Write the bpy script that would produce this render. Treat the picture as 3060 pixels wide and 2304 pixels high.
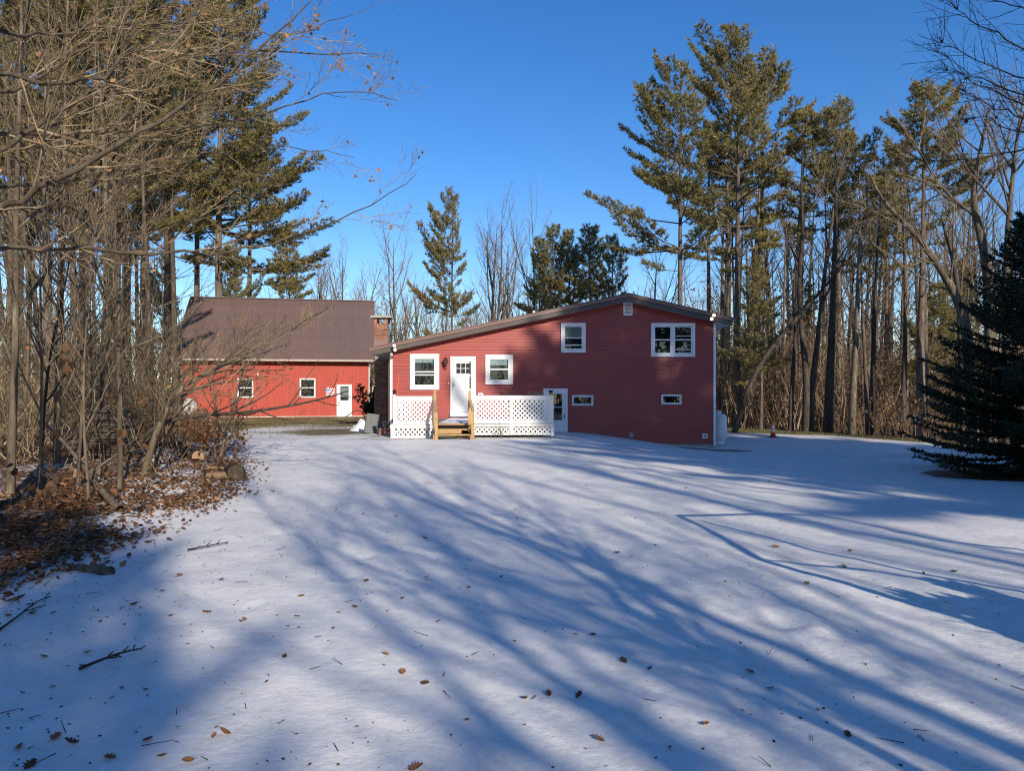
import bpy, bmesh, math, random
import numpy as np
from math import sin, cos, pi, radians, sqrt, atan2
from mathutils import Vector, Matrix

scene = bpy.context.scene
for o in list(bpy.data.objects):
    bpy.data.objects.remove(o)
COL = scene.collection

# ------------------------------------------------------------------ camera
EYE, FPX, CU, HV = 1.7, 2124.0, 1530.0, 1170.0
cam_d = bpy.data.cameras.new("camera")
cam = bpy.data.objects.new("camera", cam_d)
COL.objects.link(cam)
cam.location = (0, 0, EYE)
cam.rotation_euler = (radians(90), 0, 0)
cam_d.sensor_fit = 'HORIZONTAL'
cam_d.sensor_width = 36.0
cam_d.lens = FPX / 3060 * 36.0
cam_d.shift_y = (HV - 1152) / 3060.0
cam_d.clip_start = 0.05
cam_d.clip_end = 3000
scene.camera = cam

# ------------------------------------------------------------------ light
SUN_EL, SUN_AZ = radians(24.0), radians(23.6)      # azimuth: right of straight behind the camera
S_DIR = Vector((sin(SUN_AZ) * cos(SUN_EL), -cos(SUN_AZ) * cos(SUN_EL), sin(SUN_EL)))
world = bpy.data.worlds.new("World")
scene.world = world
world.use_nodes = True
wn = world.node_tree
wn.nodes.clear()
sky = wn.nodes.new("ShaderNodeTexSky")
sky.sky_type = 'NISHITA'
sky.sun_disc = False
sky.sun_elevation = SUN_EL
sky.sun_rotation = pi - SUN_AZ
sky.altitude = 300
sky.air_density = 1.0
sky.dust_density = 0.25
sky.ozone_density = 3.0
hs = wn.nodes.new("ShaderNodeHueSaturation")
hs.inputs['Saturation'].default_value = 1.30
hs.inputs['Hue'].default_value = 0.509
hs.inputs['Value'].default_value = 1.0
bg = wn.nodes.new("ShaderNodeBackground")
bg.inputs['Strength'].default_value = 0.15
wo = wn.nodes.new("ShaderNodeOutputWorld")
wn.links.new(sky.outputs[0], hs.inputs['Color'])
wn.links.new(hs.outputs[0], bg.inputs['Color'])
wn.links.new(bg.outputs[0], wo.inputs['Surface'])
sun_d = bpy.data.lights.new("sun", 'SUN')
sun_d.energy = 5.0
sun_d.angle = radians(0.53)
sun_d.color = (1.0, 0.89, 0.74)
sun = bpy.data.objects.new("sun", sun_d)
COL.objects.link(sun)
sun.rotation_euler = (-S_DIR).to_track_quat('-Z', 'Y').to_euler()
vs = scene.view_settings
vs.view_transform = 'Standard'
vs.look = 'None'
vs.gamma = 1.0
vs.use_curve_mapping = False
vs.exposure = 0.22
scene.render.film_transparent = False
try:
    scene.cycles.use_denoising = True
    scene.cycles.denoiser = 'OPENIMAGEDENOISE'
    scene.cycles.denoising_prefilter = 'NONE'
    scene.cycles.filter_width = 1.15
    scene.cycles.max_bounces = 6
    scene.cycles.transparent_max_bounces = 12
except Exception:
    pass

# ------------------------------------------------------------------ helpers: data
def smooth(v, a, b):
    t = np.clip((np.asarray(v, float) - a) / (b - a), 0, 1)
    return t * t * (3 - 2 * t)

_nr = np.random.RandomState(5)
_NT = _nr.rand(256, 256)
def vnoise(x, y):
    x = np.asarray(x, float); y = np.asarray(y, float)
    xi = np.floor(x).astype(int); yi = np.floor(y).astype(int)
    fx = x - xi; fy = y - yi
    fx = fx * fx * (3 - 2 * fx); fy = fy * fy * (3 - 2 * fy)
    a = _NT[xi % 256, yi % 256]; b = _NT[(xi + 1) % 256, yi % 256]
    c = _NT[xi % 256, (yi + 1) % 256]; d = _NT[(xi + 1) % 256, (yi + 1) % 256]
    return (a * (1 - fx) + b * fx) * (1 - fy) + (c * (1 - fx) + d * fx) * fy

def edge_x(y):
    """x of the forest edge on the left, as a function of y"""
    return np.interp(y, [-30, 0, 6.5, 9, 12, 16, 22, 28, 40, 60], [-5.5, -5.3, -5.0, -5.0, -5.1, -6.6, -9.2, -12.4, -19.5, -24.0])

def crest_y(x):
    return np.interp(x, [7, 12.5, 15.5, 18.5, 19.6, 24, 40], [43, 42, 40, 32, 30, 26, 20])

def ground(x, y, fine=True):
    x = np.asarray(x, float); y = np.asarray(y, float)
    z = 0.22 * smooth(y, 10, 22) * (1 - smooth(x, 0.3, 6.0)) * (1 - 0.8 * smooth(y, 29, 42))
    z = z - 0.48 * smooth(x, 2.2, 8.2) * smooth(y, 15, 26.5)
    beyond = (y - crest_y(x)) * 0.6
    z = z - 1.5 * smooth(beyond, 0, 9) * smooth(x, 6.5, 10)
    z = z + 0.10 * (vnoise(x * .23 + 9, y * .23) - .5) * smooth(np.hypot(x, y - 2), 2, 9) * (1 - .7 * smooth(y, 18, 24) * (1 - smooth(y, 30, 34)))
    lf = smooth(edge_x(y) - x, -0.3, 2.0)
    z = z + lf * (0.12 + 0.28 * (vnoise(x * .55, y * .55) - .4))
    if fine:
        near = 1 - smooth(y, 16, 34)
        z = z + near * (0.030 * (vnoise(x * 1.1, y * 1.1 + 4) - .5) + 0.016 * (vnoise(x * 3.1, y * 2.6 + 7) - .5) + 0.008 * (vnoise(x * 8, y * 7 + 3) - .5))
    return z
def gz(x, y):
    return float(ground(x, y))

def W(u, v, d):
    """point of the world seen at photo pixel (u, v) at depth d"""
    return Vector(((u - CU) * d / FPX, d, EYE - (v - HV) * d / FPX))
def WX(u, d):
    return (u - CU) * d / FPX

def np_mesh(name, V, F, mat=None, smooth_sh=False):
    me = bpy.data.meshes.new(name)
    V = np.asarray(V, np.float32); F = np.asarray(F, np.int32)
    k = F.shape[1]
    me.vertices.add(len(V)); me.vertices.foreach_set("co", V.ravel())
    me.loops.add(F.size); me.loops.foreach_set("vertex_index", F.ravel())
    me.polygons.add(len(F))
    me.polygons.foreach_set("loop_start", np.arange(0, F.size, k, dtype=np.int32))
    me.polygons.foreach_set("loop_total", np.full(len(F), k, np.int32))
    if smooth_sh:
        me.polygons.foreach_set("use_smooth", np.ones(len(F), bool))
    me.update(calc_edges=True)
    if mat: me.materials.append(mat)
    return me

def link(name, me, parent=None, loc=None):
    o = bpy.data.objects.new(name, me)
    COL.objects.link(o)
    if parent is not None: o.parent = parent
    if loc is not None: o.location = loc
    return o

def tag(o, label=None, cat=None, group=None, kind=None):
    if label: o['label'] = label
    if cat: o['category'] = cat
    if group: o['group'] = group
    if kind: o['kind'] = kind
    return o

def thing(name, label, cat, loc=(0, 0, 0), rz=0.0, group=None):
    o = bpy.data.objects.new(name, None)
    COL.objects.link(o)
    o.empty_display_size = 0.2
    o.location = loc
    o.rotation_euler = (0, 0, rz)
    return tag(o, label, cat, group)

def dup(root, loc, rz=0.0, sc=1.0, label=None, group=None, name=None):
    r = root.copy(); COL.objects.link(r)
    if name: r.name = name
    r.location = loc
    r.rotation_euler = (0, 0, rz)
    r.scale = sc if isinstance(sc, (tuple, list)) else (sc, sc, sc)
    if label: r['label'] = label
    if group: r['group'] = group
    for ch in list(root.children):
        c = ch.copy(); COL.objects.link(c); c.parent = r
        for g in ch.children:
            e = g.copy(); COL.objects.link(e); e.parent = c
    return r

class MB:
    """collects boxes, prisms, lathes and tubes; build() links them as one object"""
    def __init__(self): self.v = []; self.f = []; self.sm = False
    def add(self, vs, fs):
        b = len(self.v); self.v += [tuple(p) for p in vs]; self.f += [tuple(i + b for i in f) for f in fs]
        return self
    def box(self, x0, x1, y0, y1, z0, z1):
        vs = [(x0, y0, z0), (x1, y0, z0), (x1, y1, z0), (x0, y1, z0), (x0, y0, z1), (x1, y0, z1), (x1, y1, z1), (x0, y1, z1)]
        return self.add(vs, [(0, 3, 2, 1), (4, 5, 6, 7), (0, 1, 5, 4), (1, 2, 6, 5), (2, 3, 7, 6), (3, 0, 4, 7)])
    def cbox(self, c, s, m=None):
        m = m or Matrix.Identity(3)
        vs = [Vector(c) + m @ Vector((sx * s[0] / 2, sy * s[1] / 2, sz * s[2] / 2)) for sz in (-1, 1) for sx, sy in ((-1, -1), (1, -1), (1, 1), (-1, 1))]
        return self.add(vs, [(0, 3, 2, 1), (4, 5, 6, 7), (0, 1, 5, 4), (1, 2, 6, 5), (2, 3, 7, 6), (3, 0, 4, 7)])
    def bar(self, p, q, w, t, up=(0, 1, 0)):
        p = Vector(p); q = Vector(q); d = (q - p); L = d.length; d.normalize()
        n = Vector(up); s = d.cross(n).normalized(); n = s.cross(d).normalized()
        m = Matrix((d, s, n)).transposed()
        return self.cbox((p + q) / 2, (L, w, t), m)
    def prism(self, poly, y0, y1):
        """poly of (x, z), extruded along y"""
        n = len(poly)
        vs = [(x, y0, z) for x, z in poly] + [(x, y1, z) for x, z in poly]
        fs = [tuple(range(n)), tuple(range(2 * n - 1, n - 1, -1))] + [(i, n + i, n + (i + 1) % n, (i + 1) % n) for i in range(n)]
        return self.add(vs, fs)
    def lathe(self, prof, c=(0, 0, 0), n=20):
        vs = []; fs = []
        for r, z in prof:
            for k in range(n):
                a = 2 * pi * k / n
                vs.append((c[0] + r * cos(a), c[1] + r * sin(a), c[2] + z))
        for i in range(len(prof) - 1):
            for k in range(n):
                k2 = (k + 1) % n
                fs.append((i * n + k, i * n + k2, (i + 1) * n + k2, (i + 1) * n + k))
        fs.append(tuple(range(n - 1, -1, -1))); fs.append(tuple(range((len(prof) - 1) * n, len(prof) * n)))
        return self.add(vs, fs)
    def tube(self, pts, rad, n=6):
        V, F = tube_np([Vector(p) for p in pts], rad if isinstance(rad, (list, tuple)) else [rad] * len(pts), n)
        return self.add([tuple(v) for v in V], [tuple(f) for f in F])
    def build(self, name, mat, parent=None, sm=False, kind=None):
        me = bpy.data.meshes.new(name)
        me.from_pydata(self.v, [], self.f)
        me.update()
        if sm:
            for p in me.polygons: p.use_smooth = len(p.vertices) <= 4
        me.materials.append(mat)
        o = link(name, me, parent)
        if kind: o['kind'] = kind
        return o

def tube_np(pts, rad, n=6):
    P = np.array([tuple(p) for p in pts], float); R = np.asarray(rad, float)
    m = len(P)
    T = np.gradient(P, axis=0); T /= np.maximum(np.linalg.norm(T, axis=1, keepdims=True), 1e-9)
    ref = np.array([0.31, 0.95, 0.07]) if abs(T[0] @ np.array([0.31, 0.95, 0.07])) < .9 else np.array([1.0, 0, 0])
    A = np.cross(T, ref); A /= np.maximum(np.linalg.norm(A, axis=1, keepdims=True), 1e-9)
    B = np.cross(T, A)
    ang = np.arange(n) * 2 * pi / n
    V = P[:, None] + R[:, None, None] * (np.cos(ang)[None, :, None] * A[:, None] + np.sin(ang)[None, :, None] * B[:, None])
    V = V.reshape(-1, 3)
    i = np.arange(m - 1)[:, None] * n; k = np.arange(n)[None]; k2 = (k + 1) % n
    F = np.stack([i + k, i + k2, i + n + k2, i + n + k], -1).reshape(-1, 4)
    return V, F

def segs_np(S, n=3):
    """independent tapered segments (rows p0 p1 r0 r1) -> quads"""
    S = np.asarray(S, float)
    P0, P1, R0, R1 = S[:, 0:3], S[:, 3:6], S[:, 6], S[:, 7]
    T = P1 - P0; T /= np.maximum(np.linalg.norm(T, axis=1, keepdims=True), 1e-9)
    ref = np.where(np.abs(T[:, 1:2]) < .85, np.array([[0, 1.0, 0]]), np.array([[1.0, 0, 0]]))
    A = np.cross(T, ref); A /= np.maximum(np.linalg.norm(A, axis=1, keepdims=True), 1e-9)
    B = np.cross(T, A)
    ang = np.arange(n) * 2 * pi / n + .4
    ring = np.cos(ang)[None, :, None] * A[:, None] + np.sin(ang)[None, :, None] * B[:, None]
    V = np.concatenate([P0[:, None] + R0[:, None, None] * ring, P1[:, None] + R1[:, None, None] * ring], 1).reshape(-1, 3)
    i = np.arange(len(S))[:, None] * (2 * n); k = np.arange(n)[None]; k2 = (k + 1) % n
    F = np.stack([i + k, i + k2, i + n + k2, i + n + k], -1).reshape(-1, 4)
    return V, F

def join_np(parts):
    Vs = []; Fs = []; b = 0
    for V, F in parts:
        Vs.append(V); Fs.append(F + b); b += len(V)
    return np.concatenate(Vs), np.concatenate(Fs)

# ------------------------------------------------------------------ helpers: materials
def mat_new(name):
    m = bpy.data.materials.new(name); m.use_nodes = True
    nt = m.node_tree
    return m, nt, nt.nodes['Principled BSDF']

def coords(nt, scale=(1, 1, 1), kind='Object'):
    tc = nt.nodes.new("ShaderNodeTexCoord"); mp = nt.nodes.new("ShaderNodeMapping")
    mp.inputs['Scale'].default_value = scale
    nt.links.new(tc.outputs[kind], mp.inputs['Vector'])
    return mp.outputs[0]

def noise(nt, vec, scale, detail=4, rough=.55):
    n = nt.nodes.new("ShaderNodeTexNoise")
    n.inputs['Scale'].default_value = scale; n.inputs['Detail'].default_value = detail; n.inputs['Roughness'].default_value = rough
    if vec is not None: nt.links.new(vec, n.inputs['Vector'])
    return n.outputs['Fac']

def ramp(nt, fac, stops):
    r = nt.nodes.new("ShaderNodeValToRGB")
    el = r.color_ramp.elements
    while len(el) < len(stops): el.new(0.5)
    for e, (p, c) in zip(el, stops):
        e.position = p; e.color = (*c, 1) if len(c) == 3 else c
    nt.links.new(fac, r.inputs[0])
    return r.outputs[0]

def bump(nt, bsdf, h, strength=.3, dist=.02):
    b = nt.nodes.new("ShaderNodeBump"); b.inputs['Strength'].default_value = strength; b.inputs['Distance'].default_value = dist
    nt.links.new(h, b.inputs['Height']); nt.links.new(b.outputs[0], bsdf.inputs['Normal'])

def math_n(nt, op, a, b=None, clamp=False):
    m = nt.nodes.new("ShaderNodeMath"); m.operation = op; m.use_clamp = clamp
    for i, x in enumerate((a, b)):
        if x is None: continue
        if hasattr(x, 'is_linked'): nt.links.new(x, m.inputs[i])
        else: m.inputs[i].default_value = x
    return m.outputs[0]

def mixc(nt, fac, a, b):
    m = nt.nodes.new("ShaderNodeMix"); m.data_type = 'RGBA'
    if hasattr(fac, 'is_linked'): nt.links.new(fac, m.inputs[0])
    else: m.inputs[0].default_value = fac
    for i, x in ((6, a), (7, b)):
        if hasattr(x, 'is_linked'): nt.links.new(x, m.inputs[i])
        else: m.inputs[i].default_value = (*x, 1)
    return m.outputs[2]

def mat_simple(name, c1, c2, scale=6, rough=.6, stretch=(1, 1, 1), bmp=0.0, bdist=.01, per_obj=0.0, spec=.5):
    m, nt, b = mat_new(name)
    v = coords(nt, stretch)
    n = noise(nt, v, scale, 5)
    col = ramp(nt, n, [(.3, c1), (.7, c2)])
    if per_obj:
        oi = nt.nodes.new("ShaderNodeObjectInfo")
        h = nt.nodes.new("ShaderNodeHueSaturation")
        nt.links.new(math_n(nt, 'ADD', math_n(nt, 'MULTIPLY', oi.outputs['Random'], per_obj), 1 - per_obj / 2), h.inputs['Value'])
        nt.links.new(col, h.inputs['Color']); col = h.outputs[0]
    nt.links.new(col, b.inputs['Base Color'])
    b.inputs['Roughness'].default_value = rough
    b.inputs['Specular IOR Level'].default_value = spec
    if bmp: bump(nt, b, n, bmp, bdist)
    return m

def mat_foliage(name, stops, transl=.25, nscale=1.2, rough=.6, spec=.25):
    m, nt, b = mat_new(name)
    geo = nt.nodes.new("ShaderNodeNewGeometry")
    v = coords(nt)
    n = noise(nt, v, nscale, 2)
    f = math_n(nt, 'ADD', math_n(nt, 'MULTIPLY', geo.outputs['Random Per Island'], .45), math_n(nt, 'MULTIPLY', n, .62))
    col = ramp(nt, f, stops)
    nt.links.new(col, b.inputs['Base Color'])
    b.inputs['Roughness'].default_value = rough
    b.inputs['Specular IOR Level'].default_value = spec
    tr = nt.nodes.new("ShaderNodeBsdfTranslucent"); nt.links.new(col, tr.inputs['Color'])
    mx = nt.nodes.new("ShaderNodeMixShader"); mx.inputs[0].default_value = transl
    out = nt.nodes['Material Output']
    nt.links.new(b.outputs[0], mx.inputs[1]); nt.links.new(tr.outputs[0], mx.inputs[2]); nt.links.new(mx.outputs[0], out.inputs['Surface'])
    return m

def mat_bark(name, c1, c2, c3, scale=9):
    m, nt, b = mat_new(name)
    v = coords(nt, (1, 1, .22))
    n = noise(nt, v, scale, 6, .65)
    v2 = coords(nt, (1, 1, 1))
    n2 = noise(nt, v2, 1.3, 3)
    oi = nt.nodes.new("ShaderNodeObjectInfo")
    col = ramp(nt, n, [(.32, c1), (.55, c2), (.72, c3)])
    h = nt.nodes.new("ShaderNodeHueSaturation")
    val = math_n(nt, 'ADD', math_n(nt, 'MULTIPLY', oi.outputs['Random'], .5), math_n(nt, 'ADD', math_n(nt, 'MULTIPLY', n2, .7), .4))
    nt.links.new(val, h.inputs['Value']); nt.links.new(col, h.inputs['Color'])
    nt.links.new(h.outputs[0], b.inputs['Base Color'])
    b.inputs['Roughness'].default_value = .85
    b.inputs['Specular IOR Level'].default_value = .2
    bump(nt, b, n, .6, .02)
    return m

def mat_glass(name, tint=(.02, .025, .03)):
    m, nt, b = mat_new(name)
    nt.nodes.remove(b)
    out = nt.nodes['Material Output']
    g = nt.nodes.new("ShaderNodeBsdfGlossy"); g.inputs['Roughness'].default_value = .02
    g.inputs['Color'].default_value = (.9, .95, 1, 1)
    nb = noise(nt, coords(nt), 2.2, 2)
    bp = nt.nodes.new("ShaderNodeBump"); bp.inputs['Strength'].default_value = .06; bp.inputs['Distance'].default_value = .05
    nt.links.new(nb, bp.inputs['Height']); nt.links.new(bp.outputs[0], g.inputs['Normal'])
    t = nt.nodes.new("ShaderNodeBsdfTransparent"); t.inputs['Color'].default_value = (.72, .78, .8, 1)
    fr = nt.nodes.new("ShaderNodeFresnel"); fr.inputs['IOR'].default_value = 1.5
    mx = nt.nodes.new("ShaderNodeMixShader")
    nt.links.new(fr.outputs[0], mx.inputs[0]); nt.links.new(t.outputs[0], mx.inputs[1]); nt.links.new(g.outputs[0], mx.inputs[2])
    nt.links.new(mx.outputs[0], out.inputs['Surface'])
    return m

def mat_emit(name, col, s):
    m, nt, b = mat_new(name)
    b.inputs['Base Color'].default_value = (.9, .88, .8, 1)
    b.inputs['Emission Color'].default_value = (*col, 1); b.inputs['Emission Strength'].default_value = s
    return m

M = {}
M['siding'] = mat_simple('red_siding', (.285, .048, .039), (.345, .062, .050), 3.0, .5, (.25, 1, 3), .06, .003, .10)
M['sheathing'] = mat_simple('dark_sheathing', (.10, .02, .02), (.13, .03, .025), 5, .8)
M['barn_board'] = mat_simple('barn_red_paint', (.34, .050, .033), (.44, .072, .047), 4.0, .75, (3, 3, .35), .25, .004, .10)
M['white'] = mat_simple('white_paint', (.76, .76, .75), (.84, .84, .83), 4, .45, per_obj=.04)
M['white_old'] = mat_simple('weathered_white_paint', (.62, .62, .60), (.82, .81, .79), 5, .6, (1, 1, 1), .1, .003, .06)
M['trim_metal'] = mat_simple('brown_metal_trim', (.20, .122, .106), (.25, .155, .135), 3, .38, (.4, 1, 1))
M['fascia'] = mat_simple('brown_fascia_paint', (.070, .056, .052), (.105, .086, .08), 4, .6, (.3, 1, 1), .1, .003)
M['roof'] = mat_simple('brown_roof_metal', (.125, .082, .074), (.15, .10, .09), 1.2, .45, (1, 1, 1), per_obj=.10)
M['eave_tan'] = mat_simple('tan_eave_paint', (.36, .30, .26), (.45, .38, .33), 5, .6)
M['soffit'] = mat_simple('grey_soffit', (.42, .42, .40), (.5, .5, .48), 5, .7)
M['concrete'] = mat_simple('concrete', (.30, .29, .26), (.46, .44, .40), 7, .9, (1, 1, 1), .3, .01)
M['pale_concrete'] = mat_simple('pale_concrete', (.52, .50, .46), (.66, .64, .60), 5, .9, (1, 1, 1), .2, .01)
M['new_wood'] = mat_simple('yellow_pine', (.36, .22, .09), (.50, .33, .15), 10, .65, (.5, .5, 3), .15, .004, .12)
M['old_board'] = mat_simple('blackened_old_board', (.045, .036, .030), (.095, .078, .062), 12, .85, (.5, .5, 3), .2, .004, .3)
M['grey_wood'] = mat_simple('weathered_wood', (.16, .11, .08), (.26, .20, .15), 12, .8, (.5, .5, 3), .2, .004, .2)
M['near_black'] = mat_simple('dark_sheet', (.012, .012, .016), (.03, .03, .035), 3, .8)  # near-black colour, stands for the darkness of unlit rooms on the backing sheets
M['blind'] = mat_simple('white_blind', (.62, .62, .60), (.7, .7, .68), 8, .7)
M['glass'] = mat_glass('window_glass')
M['black'] = mat_simple('black_metal', (.012, .012, .013), (.025, .024, .024), 8, .5)
M['steel'] = mat_simple('brushed_steel', (.25, .25, .26), (.35, .35, .36), 10, .35)
M['rust'] = mat_simple('rust_brown_metal', (.05, .016, .010), (.10, .03, .018), 18, .7, (1, 1, 1), .2, .004)
M['tank'] = mat_simple('tank_paint', (.56, .57, .57), (.70, .71, .70), 6, .5, (1, 1, .4), .05, .003)
M['tank_dirty'] = mat_simple('scuffed_tank_paint', (.40, .40, .39), (.66, .66, .64), 7, .6, (1, 1, 2.2), .05, .003)
M['brick'] = mat_simple('brick', (.20, .085, .055), (.34, .17, .11), 14, .9, (1, 1, 1), .4, .005, .7)
M['mortar'] = mat_simple('mortar', (.20, .17, .14), (.29, .25, .21), 20, .95, (1, 1, 1), .3, .004)
M['panel'] = mat_simple('grey_plastic', (.085, .09, .09), (.12, .125, .12), 4, .55)
M['panel_edge'] = mat_simple('dark_plastic', (.03, .032, .035), (.045, .047, .05), 4, .5)
M['terracotta'] = mat_simple('terracotta_block', (.24, .10, .07), (.36, .18, .13), 9, .9, (1, 1, 1), .3, .006)
M['orange'] = mat_simple('orange_plastic', (.62, .10, .03), (.72, .14, .04), 5, .5)
M['band'] = mat_simple('reflective_band', (.55, .55, .56), (.68, .68, .7), 12, .4)
M['blue'] = mat_simple('blue_paint', (.07, .17, .42), (.13, .28, .55), 30, .6)
M['yellow'] = mat_simple('amber_jar', (.42, .26, .05), (.52, .34, .08), 10, .4)
M['bulb'] = mat_emit('lit_bulb', (1.0, .80, .55), 3.0)
M['bark_grey'] = mat_bark('grey_bark', (.052, .041, .029), (.125, .100, .071), (.25, .21, .16))
M['bark_brown'] = mat_bark('brown_bark', (.055, .040, .028), (.125, .095, .068), (.22, .18, .135))
M['bark_dark'] = mat_bark('dark_bark', (.030, .024, .020), (.065, .052, .042), (.12, .10, .08))
M['bark_tan'] = mat_bark('tan_bark', (.075, .058, .038), (.165, .132, .09), (.29, .24, .17))
M['bark_limb'] = mat_bark('brown_limb_bark', (.05, .038, .026), (.105, .082, .058), (.17, .14, .105))
M['bark_pine'] = mat_bark('pine_bark', (.060, .048, .038), (.145, .118, .095), (.25, .21, .17))
M['twig'] = mat_foliage('twig_bark', [(.22, (.075, .052, .030)), (.5, (.195, .142, .084)), (.8, (.37, .29, .185))], .0, .8, .85)
M['twig_red'] = mat_foliage('reddish_twig_bark', [(.22, (.070, .047, .032)), (.5, (.165, .115, .078)), (.8, (.31, .235, .16))], .0, .6, .85)
M['needles'] = mat_foliage('pine_needles', [(.25, (.115, .115, .042)), (.52, (.265, .230, .085)), (.80, (.40, .31, .115))], .40, .45, .42, .5)
M['needles_dk'] = mat_foliage('dark_pine_needles', [(.25, (.060, .078, .040)), (.55, (.13, .135, .064)), (.82, (.21, .185, .085))], .36, .5)
M['spruce'] = mat_foliage('spruce_needles', [(.25, (.014, .026, .016)), (.6, (.026, .042, .024)), (.85, (.045, .06, .034))], .12, 1.5)
M['evergreen'] = mat_foliage('broadleaf_evergreen', [(.25, (.020, .035, .014)), (.6, (.045, .06, .025)), (.85, (.12, .10, .06))], .15, 4)
M['dead_leaf'] = mat_foliage('dead_leaves', [(.22, (.11, .052, .022)), (.5, (.25, .118, .046)), (.78, (.40, .21, .09))], .25, 2.5, .7)
M['dead_leaf_dk'] = mat_foliage('dark_dead_leaves', [(.22, (.045, .024, .014)), (.5, (.105, .052, .026)), (.78, (.19, .10, .05))], .2, 2.5, .7)
M['beech_leaf'] = mat_foliage('beech_leaves', [(.25, (.24, .12, .05)), (.55, (.36, .20, .09)), (.8, (.46, .29, .15))], .35, 2.5, .6)
M['grass'] = mat_foliage('winter_grass', [(.2, (.060, .075, .022)), (.5, (.15, .135, .055)), (.8, (.27, .22, .11))], .2, .8, .7)
M['log_end'] = mat_simple('sawn_wood', (.26, .17, .09), (.38, .26, .14), 14, .8, (1, 1, 1), .1, .003)
M['split_wood'] = mat_simple('split_wood', (.17, .11, .06), (.30, .20, .11), 10, .8, (.4, 3, 3), .2, .004)
M['snow_plain'] = mat_simple('snow_cover', (.78, .80, .83), (.85, .86, .88), 9, .7, (1, 1, 1), .3, .01)
M['dry_flower'] = mat_simple('dried_white_plant', (.55, .53, .47), (.7, .68, .62), 20, .8)

# ================================================================== GROUND
def axis(parts):
    out = []
    for a, b, s in parts:
        n = max(1, int(round((b - a) / s)))
        out += list(np.linspace(a, b, n, endpoint=False))
    out.append(parts[-1][1])
    return np.array(out)

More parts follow.
